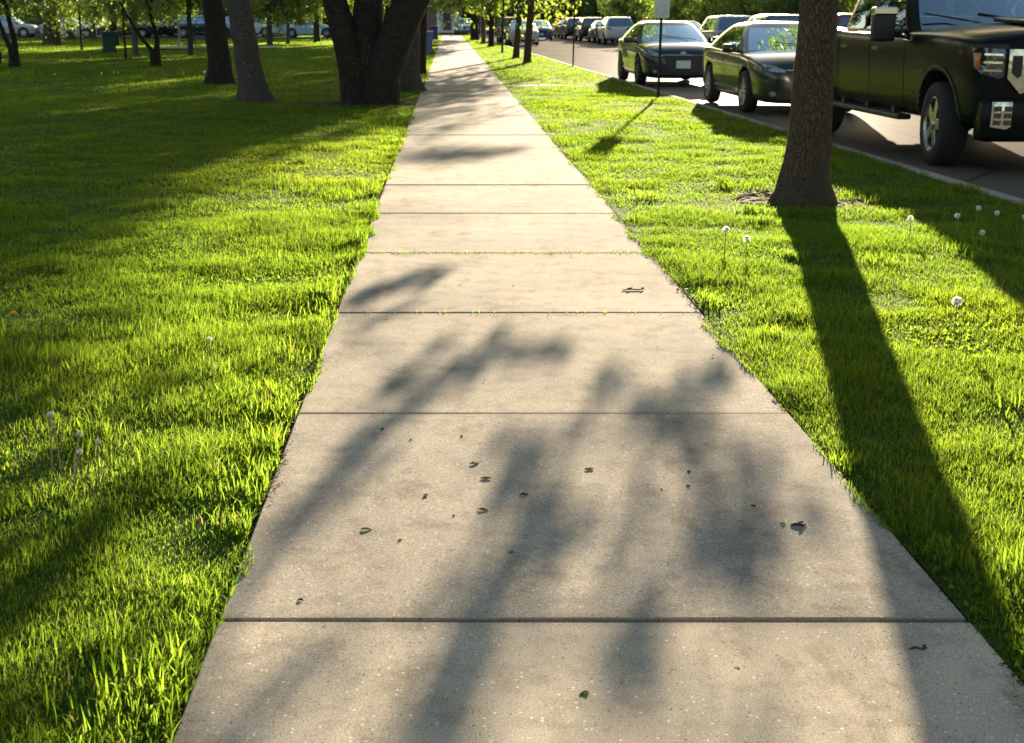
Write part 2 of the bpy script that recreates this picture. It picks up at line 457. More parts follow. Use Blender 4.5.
def kerb(name, xf, w):
    mb = MB(); y = -20.
    rr = random.Random(4)
    while y < END_Y - 2:
        L = 3.0
        a, b = y + .006, y + L - .006
        dz = rr.uniform(-.006, .006)
        prof = [(0, -.3), (0, -.02 + dz), (.02, .0 + dz), (w - .02, .0 + dz), (w, -.025 + dz), (w + .01, -.3)]
        vs = [(xf(a) + p, a, z) for p, z in prof] + [(xf(b) + p, b, z) for p, z in prof]
        n = len(prof)
        fs = [(i, i + 1, n + i + 1, n + i) for i in range(n - 1)] + [tuple(range(n)), tuple(reversed(range(n, 2 * n)))]
        mb.add(vs, fs); y += L
    return tag(mb.build(name, M['kerb']), kind='structure')
kerb('kerb', lambda y: kerb_x(y) - .15, .15)
kerb('far_kerb', lambda y: kerb_x(y) + ROAD_W, .15)

# sidewalk: separate slabs in one structure, worn edges, real open joints
def slabs(name, x0, x1, ys_, axis='y', th=.1, z=.006, gap=.018, seed=1, bev=.004):
    rr = random.Random(seed); mb = MB()
    for a, b in zip(ys_[:-1], ys_[1:]):
        a2, b2 = a + gap / 2, b - gap / 2
        j = rr.uniform(-.004, .004); sk = rr.uniform(-.006, .006)
        tl = rr.uniform(-.002, .002)
        n = 6
        bm = bmesh.new()
        def P(x, y, zz): return (x, y, zz) if axis == 'y' else (y, x, zz)
        loop = [(x0, a2), (x1, a2 + sk), (x1, b2 + sk), (x0, b2)]
        ins = [(x0 + bev, a2 + bev), (x1 - bev, a2 + bev + sk), (x1 - bev, b2 - bev + sk), (x0 + bev, b2 - bev)]
        vs = [P(x, y, z - th) for x, y in loop] + [P(x, y, z + j - bev * .8) for x, y in loop] + [P(x, y, z + j + tl * (i % 2)) for i, (x, y) in enumerate(ins)]
        fs = [(i, (i + 1) % 4, 4 + (i + 1) % 4, 4 + i) for i in range(4)] + [(4 + i, 4 + (i + 1) % 4, 8 + (i + 1) % 4, 8 + i) for i in range(4)] + [(8, 9, 10, 11)]
        mb.add(vs, fs)
    return tag(mb.build(name, M['concrete']), kind='structure')
joints = [2.78 + 1.662 * i for i in range(-7, 74) if 2.78 + 1.662 * i < END_Y - .5]
slabs('sidewalk', SW0, SW1, joints)
tag(obj_from('joint_bed', [(SW0 - .03, -9, -.022), (SW1 + .03, -9, -.022), (SW1 + .03, joints[-1], -.022), (SW0 - .03, joints[-1], -.022)], [(0, 1, 2, 3)], M['joint']), kind='structure')
slabs('carriage_walk', CW0, CW1, [SW1 + .01 + .74 * i for i in range(4)] , axis='x', z=-.008, seed=5)

def soil_crumbs():
    g = np.random.default_rng(8); V = []
    for side, e in ((-1, SW0), (1, SW1)):
        n = 5200
        y = .8 + 17 * g.random(n) ** 1.5
        k = np.clip((fbm(y, y * 0 + side * 5, 1.6, 3) - .33) * 3.2, 0.05, 1)
        d = np.abs(g.normal(0, .016, n)) * k * 1.3 - .012
        x = e - side * d
        keep_ = g.random(n) < k
        x, y = x[keep_], y[keep_]; m = len(x)
        r = g.uniform(.0015, .006, m) * np.where(g.random(m) < .06, 2.0, 1)
        z = .008 + r * .5
        q = g.normal(0, 1, (m, 4, 3)); q /= np.linalg.norm(q, axis=2, keepdims=True); q[:, :, 2] *= .7
        V.append(np.stack([x, y, z], 1)[:, None, :] + q * r[:, None, None])
    V = np.concatenate(V); n = len(V)
    f = np.array([0, 1, 2, 0, 3, 1, 1, 3, 2, 2, 3, 0])
    loops = (np.arange(n)[:, None] * 4 + f).ravel()
    me = np_mesh('soil_crumbs', V.reshape(-1, 3), loops, np.arange(n * 4) * 3, M['soil'])
    o = bpy.data.objects.new('soil_crumbs', me); link(o)
    tag(o, 'loose dark soil crumbs along both sidewalk edges', 'soil', kind='stuff')
soil_crumbs()
# bare earth round some trunks
def soil_patch(cx, cy, rx, ry, seed):
    rr = random.Random(seed); n = 110; rings = 20
    vs = [(cx, cy, float(lawn_z(cx, cy)) + .02)]; fs = []
    ph = [rr.uniform(0, 6.28) for _ in range(4)]
    P = []
    for j in range(1, rings + 1):
        for k in range(n):
            a = 2 * math.pi * k / n
            w = 1 + .16 * math.sin(2 * a + ph[0]) + .12 * math.sin(3 * a + ph[1]) + .07 * math.sin(7 * a + ph[2])
            t = j / rings
            P.append((cx + rx * w * t * math.cos(a), cy + ry * w * t * math.sin(a), t))
    A = np.array(P); x, y, t = A.T
    h = lawn_z(x, y) + .004 + .016 * (1 - t) + (fbm(x, y, 14, 3) - .5) * .030 + (fbm(x, y, 45, 2) - .5) * .014
    h = np.where(t > .97, h - .03, h)
    vs += list(zip(x, y, h))
    for k in range(n): fs.append((0, 1 + k, 1 + (k + 1) % n))
    for j in range(rings - 1):
        for k in range(n):
            a, b = 1 + j * n + k, 1 + j * n + (k + 1) % n
            fs.append((a, a + n, b + n, b))
    return tag(obj_from('soil', vs, fs, M['soil'], smooth=False), kind='structure')
SOIL = [(2.88, 10.5, .62, .85), (-1.25, 22.4, 1.3, 1.1), (-3.3, 23.0, .6, .5), (-5.06, 29.7, .6, .5), (-11.33, 47.0, .8, .8)]
for i, sp in enumerate(SOIL): soil_patch(*sp, seed=i)

# ------------------------------------------------------------------ grass (one stuff object per lawn)
def blades(x, y, h, w, seed, lean_amt=.85, lean_to=None):
    g = np.random.default_rng(seed); n = len(x)
    az = g.uniform(0, 2 * np.pi, n); la = g.uniform(0, 2 * np.pi, n)
    lm = np.abs(g.normal(0, lean_amt, n)) * h
    lx, ly = np.cos(la) * lm, np.sin(la) * lm
    if lean_to is not None:
        lx = lx + lean_to * h * .6
    z0 = np.where((x > SW0) & (x < SW1) & (np.abs(y) < END_Y), .001, lawn_z(x, y) - .008)
    tx, ty = np.cos(az) * w / 2, np.sin(az) * w / 2
    V = np.empty((n, 5, 3))
    V[:, 0] = np.stack([x - tx, y - ty, z0], 1); V[:, 1] = np.stack([x + tx, y + ty, z0], 1)
    mx, my, mz = x + lx * .35, y + ly * .35, z0 + h * .62
    V[:, 2] = np.stack([mx - tx * .8, my - ty * .8, mz], 1); V[:, 3] = np.stack([mx + tx * .8, my + ty * .8, mz], 1)
    V[:, 4] = np.stack([x + lx, y + ly, z0 + h * np.clip(1.0 - .25 * (lm / h) ** 2, .45, 1)], 1)
    b = (np.arange(n) * 5)[:, None]
    loops = (b + np.array([[0, 1, 3, 2, 2, 3, 4]])).ravel()
    starts = (np.arange(n)[:, None] * 7 + np.array([[0, 4]])).ravel()
    rt = np.clip(g.normal(.45, .34, n) + (fbm(x, y, 1.3, 2) - .5) * .5, 0, 1)
    yl = np.clip(g.normal(.18, .22, n) + (fbm(x + 40, y, .35, 2) - .5) * .8 + (fbm(x - 20, y, 3.1, 2) - .5) * .5, 0, 1)
    dry = (g.random(n) < .065 + .07 * (fbm(x - 60, y, .8, 2) > .62)).astype(float) * g.uniform(.5, 1, n)
    T = np.repeat(np.stack([rt, yl, dry, np.ones(n)], 1), 5, axis=0)
    return V.reshape(-1, 3), loops, starts, T

def scatter(x0, x1, y0, y1, dens, seed):
    g = np.random.default_rng(seed)
    n = int(max(0, (x1 - x0) * (y1 - y0) * dens))
    return g.uniform(x0, x1, n), g.uniform(y0, y1, n), g

def g_cw(x, y): return fbm(x, y, 2.4, 2)
def keep(x, y, left):
    k = np.ones(len(x), bool)
    if left: k &= x < SW0 + .012 + (fbm(x, y, 2.6, 3) - .5) * .17 + .004
    else:
        k &= x > SW1 - .008 + (fbm(x, y, 2.6, 3) - .5) * .17
        k &= x < kerb_x(y) - .13
        k &= ~((y > CW0 + .12) & (y < CW1 - .12) & (x < 3.2) & (g_cw(x, y) < .55))
    for cx, cy, rx, ry in SOIL:
        d = np.hypot((x - cx) / rx, (y - cy) / ry) + (fbm(x, y, 2.5, 2) - .5) * .9
        k &= ~((d < .72) & (fbm(x + 9, y, 5., 2) < .60))
    k &= ~((y > 101.7) & (y < 111.3) & (x < -6.5))
    return k

def join(parts):
    V = []; Lp = []; St = []; T = []; vb = lb = 0
    for v, l, s, t in parts:
        V.append(v); Lp.append(l + vb); St.append(s + lb); T.append(t); vb += len(v); lb += len(l)
    return np.concatenate(V), np.concatenate(Lp), np.concatenate(St), np.concatenate(T)

def grass_height(x, y):
    c = fbm(x, y, 2.3, 3)
    return .022 + .050 * np.clip((c - .26) * 1.8, 0, 1) ** 1.3

def make_grass(name, left):
    zones = [  # y0, y1, extent sideways, density, width, height multiplier
        (.8, 3.4, 2.8, 34000, .0021, .95), (3.4, 5.8, 3.6, 23000, .0025, .95), (5.8, 9.5, 5., 13000, .0032, .95),
        (9.5, 16., 8., 4000, .0054, 1.0), (16., 26., 12., 1700, .0085, 1.0), (26., 47., 20., 420, .016, 1.1),
        (47., 80., 34., 130, .028, 1.2), (80., END_Y, 44., 50, .05, 1.4)]
    parts = []
    for i, (y0, y1, ext, dens, w, hm) in enumerate(zones):
        if left: x0, x1 = SW0 - ext, SW0 + .06
        else: x0, x1 = SW1 - .06, 4.75
        x, y, g = scatter(x0, x1, y0, y1, dens, 100 + i + (50 if left else 0))
        k = keep(x, y, left)
        # clumping: thin out where a fine noise is low
        k &= g.random(len(x)) < .25 + 1.3 * fbm(x, y, 5.5, 2)
        x, y = x[k], y[k]
        h = grass_height(x, y) * g.uniform(.55, 1.25, len(x)) * hm
        edge = (SW0 - x) if left else (x - SW1)
        e = np.clip(1 - edge / .18, 0, 1)
        if not left: h = h * (1 - .55 * np.clip(1 - edge / .12, 0, 1))
        h = h * (1 + .8 * e * (fbm(x, y, 3.2, 2) - .42))
        ln = e * (.5 if left else -.5) * g.uniform(0, 1, len(x))
        wd = w * g.uniform(.6, 1.3, len(x))
        flat = g.random(len(x)) < .14
        h = np.where(flat, h * .5, h); wd = np.where(flat, wd * 2.6, wd)
        parts.append(blades(x, y, h, wd, 300 + i, lean_to=ln))
    # clover and plantain: low flat leaves in loose patches
    for i, (y0, y1, ext, dens) in enumerate([(.8, 4.5, 3., 2600), (4.5, 9., 4.5, 1100), (9., 16., 7., 450)]):
        x0, x1 = (SW0 - ext, SW0) if left else (SW1, 4.6)
        x, y, g = scatter(x0, x1, y0, y1, dens, 700 + i + left)
        k = keep(x, y, left) & (fbm(x + 31, y, .9, 3) > .50) & (g.random(len(x)) < .9)
        x, y = x[k], y[k]
        parts.append(blades(x, y, g.uniform(.012, .034, len(x)), g.uniform(.008, .017, len(x)) * (1 + y0 * .04), 760 + i, 1.0))
    # longer tufts
    g = np.random.default_rng(77 + left)
    for t in range(150 if left else 80):
        cy = 1.6 + 14 * g.random() ** 1.7
        ext = .9 + cy * .42
        cx = SW0 - ext * g.random() if left else min(SW1 + ext * g.random(), 4.4)
        if g.random() < (.4 if left else .12): cx = (SW0 - .02 - .12 * g.random()) if left else (SW1 + .02 + .12 * g.random())
        n = int(g.uniform(35, 100)); r = g.uniform(.03, .10)
        x = cx + g.normal(0, r, n); y = cy + g.normal(0, r, n)
        k = keep(x, y, left); x, y = x[k], y[k]
        if len(x) < 3: continue
        parts.append(blades(x, y, g.uniform(.05, .10) * g.uniform(.6, 1.1, len(x)), g.uniform(.0030, .0055) * g.uniform(.7, 1.3, len(x)) * (1 + cy * .05), 900 + t, .5))
    v, l, s, t = join(parts)
    me = np_mesh(name, v, l, s, M['grass'], t)
    o = bpy.data.objects.new(name, me); link(o)
    return o
tag(make_grass('lawn_grass', True), 'mown green grass with longer tufts left of the sidewalk', 'grass', kind='stuff')
tag(make_grass('parkway_grass', False), 'bright sunlit grass strip between sidewalk and kerb', 'grass', kind='stuff')
# a few blades growing out of the joints
def joint_grass():
    g = np.random.default_rng(3); P = []
    for j, yj in enumerate(joints):
        if 5 < yj < 13:
            n = 260 if 7.5 < yj < 8.0 else 45
            x = g.uniform(SW0, SW1, n); y = yj + g.normal(0, .004, n)
            P.append(blades(x, y, g.uniform(.008, .026, n), np.full(n, .004), 40 + j, .6))
    v, l, s, t = join(P)
    return np_mesh('joint_grass', v, l, s, M['grass'], t)
o = bpy.data.objects.new('joint_grass', joint_grass()); link(o)
tag(o, 'thin line of grass growing in the sidewalk joints', 'grass', kind='stuff')

# ------------------------------------------------------------------ trees
def leaf_mesh(name, centres, sizes, seed, mat, droop=.35, yel=.15):
    g = np.random.default_rng(seed); n = len(centres)
    d = g.normal(0, 1, (n, 3)); d[:, 2] -= droop; d /= np.linalg.norm(d, axis=1, keepdims=True)
    r = g.normal(0, 1, (n, 3)); r -= d * (r * d).sum(1, keepdims=True); r /= np.linalg.norm(r, axis=1, keepdims=True)
    nn = np.cross(d, r)
    L = sizes[:, None]; W = L * g.uniform(.28, .45, (n, 1))
    V = np.empty((n, 4, 3))
    fold = nn * L * .10
    V[:, 0] = centres - d * L * .5; V[:, 1] = centres + r * W + fold - d * L * .05
    V[:, 2] = centres + d * L * .55; V[:, 3] = centres - r * W + fold - d * L * .05
    loops = np.arange(n * 4); starts = np.arange(n) * 4
    rt = np.clip(g.normal(.5, .27, n), 0, 1); yl = np.clip(g.normal(yel, .2, n), 0, 1)
    T = np.repeat(np.stack([rt, yl, np.zeros(n), np.ones(n)], 1), 4, axis=0)
    return np_mesh(name, V.reshape(-1, 3), loops, starts, mat, T)

def bez(p0, p1, p2, n):
    return [(p0 * (1 - t) ** 2 + p1 * 2 * t * (1 - t) + p2 * t * t) for t in [i / n for i in range(n + 1)]]

def trunk_displace(me, amp, seed, flare=0., flare_h=.5):
    n = len(me.vertices); co = np.empty(n * 3, np.float32); me.vertices.foreach_get('co', co); co = co.reshape(-1, 3)
    no = np.empty(n * 3, np.float32); me.vertices.foreach_get('normal', no); no = no.reshape(-1, 3)
    a = np.arctan2(no[:, 1], no[:, 0]) * 3.0
    ridge = np.abs(fbm(a + seed * 3.1, co[:, 2] * .35, 2.6, 3) - .5) * 2
    big = fbm(a * .3 + seed, co[:, 2] * .8, 1.3, 2) - .5
    fade = np.clip((np.hypot(co[:, 0] - co[:, 0].mean(), co[:, 1] - co[:, 1].mean())) * 0 + 1, 0, 1)
    k = (ridge - .25) * amp + big * amp * 1.6
    co = co + no * (k * fade)[:, None]
    me.vertices.foreach_set('co', co.astype(np.float32).ravel()); me.update()

def flare_tube(mb, pts, rads, n, seed, nroots=6, flare=.45, fh=.45):
    """trunk tube whose foot swells into separate roots"""
    rr = random.Random(seed); roots = [rr.uniform(0, 6.28) for _ in range(nroots)]
    P = [Vector(p) for p in pts]; vs = []; fs = []
    z0 = P[0].z
    for i, p in enumerate(P):
        f = math.exp(-max(0, (p.z - z0)) / fh * 2.2)
        for k in range(n):
            a = 2 * math.pi * k / n
            lob = max([math.exp(-((math.atan2(math.sin(a - q), math.cos(a - q))) / .38) ** 2) for q in roots])
            rr_ = rads[i] * (1 + f * flare * (.32 + .68 * lob))
            vs.append((p.x + rr_ * math.cos(a), p.y + rr_ * math.sin(a), p.z))
    for i in range(len(P) - 1):
        for k in range(n):
            k2 = (k + 1) % n; fs.append((i * n + k, i * n + k2, (i + 1) * n + k2, (i + 1) * n + k))
    fs.append(tuple((len(P) - 1) * n + k for k in range(n)))
    mb.add(vs, fs)

def polyline_r(pts, r0, r1):
    n = len(pts); return [r0 + (r1 - r0) * (i / (n - 1)) ** .8 for i in range(n)]

def tree(name, label, loc, h, r0, crown_r, crown_z, nleaf, leaf=.12, bark='bark_near', leafm='leaf', seed=1, lean=(0, 0),
         group=None, clumps=34, stems=None, near=False, extra=None, cat='tree', sig=.42, fork=None, squash=.75, knob=False, yel=.15,
         trunk_sides=14, crown_off=(0, 0), amp=None, flat=.7, eleaf=.11):
    """stems: list of (base offset xy, list of (z, dx, dy, r)); extra: list of (limb polyline, r0, r1, clump list[(p, sigma, n)])"""
    rr = random.Random(seed); g = np.random.default_rng(seed + 1000)
    loc = (*g2(loc[0], loc[1]), 0) if loc[:2] != (0, 0) else loc; r0 *= .85
    root = empty(name, loc, 0, label, cat, group)
    mb = MB()
    tops = []
    n_s = 40 if near else trunk_sides
    fz = fork or h * .42
    if stems is None:
        pts = []; k = 16 if near else 8
        for i in range(k + 1):
            z = -.12 + (fz + .12) * (i / k) ** 1.25
            wob = .03 * r0 * 10
            pts.append(Vector((lean[0] * z + rr.uniform(-1, 1) * r0 * .05, lean[1] * z + rr.uniform(-1, 1) * r0 * .05, z)))
        rads = [r0 * (1 - .28 * (i / k)) for i in range(k + 1)]
        flare_tube(mb, pts, rads, n_s, seed, 6, 1.35 if near else .32, .40 if near else .3)
        tops.append((pts[-1], rads[-1], pts))
    else:
        for off, prof in stems:
            pts = [Vector((off[0] + p[1], off[1] + p[2], p[0])) for p in prof]
            # densify
            P = []; Rr = []
            for i in range(len(pts) - 1):
                for q in range(5):
                    t = q / 5; P.append(pts[i].lerp(pts[i + 1], t)); Rr.append(prof[i][3] * (1 - t) + prof[i + 1][3] * t)
            P.append(pts[-1]); Rr.append(prof[-1][3])
            flare_tube(mb, P, Rr, n_s, seed + len(tops), 5, .30, .55)
            tops.append((P[-1], Rr[-1], P))
    if knob:
        for q in range(5):
            a = rr.uniform(0, 6.28); z = rr.uniform(.05, .7)
            kr = min(1., r0 / .2); mb.lathe([(.02 * kr, -.16 * kr), (.12 * kr, -.11 * kr), (.17 * kr, 0), (.13 * kr, .11 * kr), (.02 * kr, .17 * kr)], 10, c=(math.cos(a) * r0 * .8, math.sin(a) * r0 * .8, z * max(.5, kr)))
    # crown clumps spread unevenly through an ellipsoid
    cc = Vector((lean[0] * fz + crown_off[0], lean[1] * fz + crown_off[1], (crown_z + h) / 2)); ch = (h - crown_z) / 2
    C = []
    tries = 0
    while len(C) < clumps and tries < 4000:
        tries += 1
        v = Vector((rr.uniform(-1, 1), rr.uniform(-1, 1), rr.uniform(-1, 1)))
        if v.length > 1 or v.length < .30: continue
        p = cc + Vector((v.x * crown_r, v.y * crown_r, v.z * ch))
        if any((p - q).length < crown_r * .22 for q in C): continue
        C.append(p)
    cen = []; siz = []
    for ci, p in enumerate(C):
        t0 = min(tops, key=lambda t: (t[0] - p).length + rr.uniform(0, .8))
        top, rt, P = t0
        st = P[-1 - (rr.randrange(0, max(1, len(P) // 4)) if p.z < top.z + .5 else 0)]
        mid = st.lerp(p, .45) + Vector((rr.uniform(-.3, .3), rr.uniform(-.3, .3), abs(p.z - st.z) * .22 + .15))
        ln = (p - st).length
        pl = bez(st, mid, p, 6)
        r_a = min(rt * .6, .02 + .020 * ln)
        mb.tube(pl, polyline_r(pl, r_a, .008), 6, False)
        nl = max(8, int(nleaf / clumps * rr.uniform(.55, 1.4)))
        s = sig * crown_r / 3.2 * rr.uniform(.7, 1.3)
        q = g.normal(0, 1, (nl, 3)) * np.array([s * 1.15, s * 1.15, s * squash]) + np.array(p)
        # sub-sprays make the outline ragged
        ns = 7; sub = g.normal(0, s * 1.1, (ns, 3)); wh = g.integers(0, ns, nl)
        q = q * .45 + (np.array(p) + sub[wh] + g.normal(0, s * .34, (nl, 3))) * .55
        for kk in range(0, ns, 2):
            e = Vector(np.array(p) + sub[kk] * .8); tw = [p, p.lerp(e, .55) + Vector((0, 0, .05)), e]
            mb.tube([pl[-2]] + tw[1:], [.012, .008, .004], 4, False)
        cen.append(q); siz.append(g.uniform(.65, 1.3, nl) * leaf)
    if extra:
        for limb, ra, rb, cl in extra:
            pl = [Vector(p) - Vector(loc) for p in limb]
            sm = []
            for i in range(len(pl) - 1):
                for q in range(4): sm.append(pl[i].lerp(pl[i + 1], q / 4))
            sm.append(pl[-1])
            mb.tube(sm, polyline_r(sm, ra, rb), 8, False)
            for p, s, nl in cl:
                p = Vector(p) - Vector(loc)
                st = min(sm, key=lambda a: (a - p).length)
                if (st - p).length > .05:
                    tw = bez(st, st.lerp(p, .5) + Vector((0, 0, .06)), p, 4); mb.tube(tw, polyline_r(tw, max(rb, .018), .006), 5, False)
                q = g.normal(0, 1, (nl, 3)) * np.array([s, s, s * flat]) + np.array(p)
                cen.append(q); siz.append(g.uniform(.65, 1.3, nl) * min(leaf, eleaf))
    tr = mb.build('trunk', M[bark], root, smooth=True)
    if near:
        trunk_displace(tr.data, (amp or .02), seed)
    me = leaf_mesh('crown', np.concatenate(cen), np.concatenate(siz), seed + 5, M[leafm], yel=yel)
    cr = bpy.data.objects.new('crown', me); link(cr, root)
    return root

def shade_at(gx, gy, h):
    """where, at height h, something stands that the sun would throw onto ground point gx, gy"""
    d = h / math.tan(SUN_EL)
    return (gx + d * math.sin(SUN_AZ), gy + d * math.cos(SUN_AZ), h)
# --- the tree on the parkway; its low limbs are unseen, shaped to dapple sidewalk and lawn
LIMB_H = 1.74
def tw(gx, gy, h=LIMB_H): return shade_at(gx, gy, h)
F0 = (2.84, 10.3, 2.1)
J0 = (2.45, 12.2, 1.80)
limb1 = [F0, (2.62, 11.3, 1.98), J0, tw(-.06, 2.2), tw(.03, 2.6), tw(.12, 2.96), tw(.21, 3.28), tw(.2, 3.67), tw(.19, 4.04)]
cl1 = [(tw(-.06, 2.15), .05, 16), (tw(.03, 2.5), .04, 10), (tw(.17, 3.10), .045, 24), (tw(.26, 3.26), .05, 24), (tw(.2, 3.72), .04, 14), (tw(.30, 3.6), .03, 7), (tw(.17, 4.05), .035, 8), (tw(.02, 2.85), .04, 10)]
limb2 = [J0, tw(-.55, 2.2), tw(-.52, 2.9), tw(-.42, 3.43), tw(-.23, 4.15), tw(-.07, 4.76), tw(.13, 5.13), tw(.43, 5.35)]
cl2 = [(tw(.42, 5.34), .045, 26), (tw(.28, 5.28), .04, 12), (tw(.12, 5.15), .035, 9), (tw(-.30, 3.9), .04, 10), (tw(-.42, 3.4), .04, 10), (tw(.02, 4.98), .035, 8), (tw(-.3, 2.45), .05, 12), (tw(-.12, 4.5), .035, 7), (tw(-.2, 4.9), .03, 6), (tw(.2, 5.6), .03, 5)]
limb3 = [tw(.03, 2.6), tw(.37, 2.69), tw(.63, 3.02), tw(.84, 3.5), tw(.98, 3.85), tw(.90, 4.3), tw(.92, 4.98)]
cl3 = [(tw(.86, 3.42), .055, 15), (tw(.72, 3.08), .06, 12), (tw(.97, 3.85), .045, 7), (tw(.47, 3.12), .04, 6), (tw(.40, 2.42), .06, 12), (tw(.36, 2.68), .05, 7), (tw(.92, 4.92), .05, 8), (tw(.62, 4.79), .04, 5), (tw(.41, 4.15), .04, 4),
       (tw(.55, 3.55), .04, 5), (tw(.72, 3.9), .04, 4), (tw(.84, 4.25), .045, 5), (tw(.62, 2.2), .05, 5), (tw(.62, 3.35), .03, 3), (tw(.8, 4.6), .03, 3), (tw(.55, 4.45), .03, 3), (tw(1.05, 3.4), .04, 4), (tw(.95, 2.75), .04, 3)]
limb4 = [tw(-.07, 4.76), tw(-.40, 5.5), tw(-.42, 6.3), tw(-.31, 6.79), tw(-.04, 7.16)]
cl4 = [(tw(-.47, 6.4), .035, 12), (tw(-.36, 6.7), .035, 14), (tw(-.25, 6.9), .035, 12), (tw(-.05, 7.12), .04, 16), (tw(-.15, 6.75), .03, 7)]
limb5 = [J0, tw(-.9, 1.7), tw(-1.2, 2.6), tw(-1.5, 3.4), tw(-1.8, 4.4), tw(-1.95, 5.2)]
cl5 = [(tw(-1.15, 2.7), .10, 70), (tw(-1.35, 3.2), .10, 70), (tw(-1.0, 3.4), .07, 30), (tw(-1.5, 2.4), .14, 90), (tw(-.85, 2.3), .08, 30), (tw(-1.6, 4.4), .10, 50), (tw(-1.15, 4.65), .08, 28), (tw(-1.9, 3.6), .14, 90), (tw(-1.9, 5.2), .08, 32),
       (tw(-1.7, 2.9), .14, 90), (tw(-2.3, 4.4), .14, 80), (tw(-1.0, 2.95), .05, 16), (tw(-1.3, 3.9), .06, 20)]
# fine side twigs
def side_twigs(limb, k, sd_):
    q = random.Random(sd_); res = []
    for i in range(k):
        a = q.randrange(max(1, len(limb) - 4), len(limb) - 1); t = q.random()
        p = Vector(limb[a]).lerp(Vector(limb[a + 1]), t)
        e = p + Vector((q.uniform(-.28, .28), q.uniform(-.1, .55), q.uniform(-.02, .02)))
        res.append(([tuple(p), tuple(p.lerp(e, .5) + Vector((0, 0, .01))), tuple(e)], .007, .003, [(tuple(e), .03, 4)]))
    return res
tree('parkway_tree', 'single brown trunk on the sunlit parkway in front of the dark pickup', (3.365, 9.48, 0), 11.5, .212, 4.2, 3.9, 15000, .12,
     'bark_near', 'leaf', 3, (.008, 0), near=True, fork=2.2, clumps=40, amp=.010, crown_off=(.3, .0), flat=.16, eleaf=.085,
     extra=[(limb1, .050, .012, cl1), (limb2, .027, .010, cl2), (limb3, .018, .008, cl3), (limb4, .013, .007, cl4), (limb5, .03, .01, cl5)]
           + side_twigs(limb1, 5, 1) + side_twigs(limb2, 9, 2) + side_twigs(limb3, 9, 3) + side_twigs(limb4, 4, 4))

# --- big multi-stemmed tree left of the sidewalk
tree('multi_stem_tree', 'massive dark tree with several stems fanning out from one base', (-1.59, 21.08, 0), 13, .5, 5.4, 5.0, 26000, .14,
     'bark_dark', 'leaf', 8, near=True, clumps=60, amp=.03,
     stems=[((0, 0), [(-.12, -.20, .0, .27), (.4, -.24, 0, .27), (1.0, -.38, .0, .23), (1.7, -.58, .05, .205), (4.2, -1.35, .1, .16)]),
            ((0, .15), [(-.12, .0, 0, .38), (.5, -.02, 0, .36), (1.05, -.03, .0, .30), (1.7, -.02, .1, .235), (4.4, .1, .5, .18)]),
            ((0, -.1), [(-.12, .16, 0, .29), (.45, .22, 0, .30), (1.0, .42, -.0, .31), (1.7, .72, .0, .315), (4.2, 1.6, -.2, .25)])])
tree('gnarled_tree', 'rough grey trunk with a lumpy burred base behind the multi-stem tree', (-.98, 24.73, 0), 11, .29, 4.0, 4.4, 12000, .14,
     'bark_grey', 'leaf', 12, near=True, clumps=36, amp=.035, knob=True, fork=4.0, lean=(.04, 0))
tree('shade_tree', 'dark slim trunk at the sidewalk edge beyond the gnarled tree', (-.90, 33.31, 0), 11, .20, 3.8, 4.2, 11000, .15, 'bark_dark', 'leaf', 14,
     clumps=34, fork=4.0, lean=(.03, 0), crown_off=(-1, 0))
tree('shade_tree', 'low-branched tree left of the sidewalk beyond the bins, mostly behind the multi-stem tree', (-2.9, 66, 0), 9, .16, 3.0, 1.35, 22000, .12, 'bark_dark', 'leaf', 15,
     clumps=50, fork=2.4, extra=[([(-2.4, 69.8, 2.3), (-1.6, 73, 3.0), (-.6, 77, 2.6), (.6, 79, 2.5)], .05, .012,
     [((-1.9, 76, 2.15), .34, 300), ((-1.3, 77, 2.1), .32, 300), ((-.7, 78, 2.15), .32, 300), ((-.1, 78.5, 2.2), .32, 260), ((.5, 79, 2.3), .32, 220), ((1.0, 79.5, 2.5), .3, 180), ((-1.0, 75, 2.4), .35, 260), ((0, 76, 2.5), .35, 220)])])
tree('leaning_tree', 'grey trunk leaning left beside the multi-stem tree', (-4.02, 21.61, 0), 12, .275, 4.2, 4.6, 14000, .13,
     'bark_grey', 'leaf', 17, lean=(-.145, 0), near=True, clumps=38, amp=.015, fork=4.2)
tree('dark_trunk_tree', 'nearly black trunk standing behind the grey leaning trunk', (-6.08, 27.94, 0), 12, .31, 4.4, 4.6, 14000, .14,
     'bark_dark', 'leaf', 21, lean=(-.07, 0), near=True, clumps=38, amp=.02, fork=4.4)
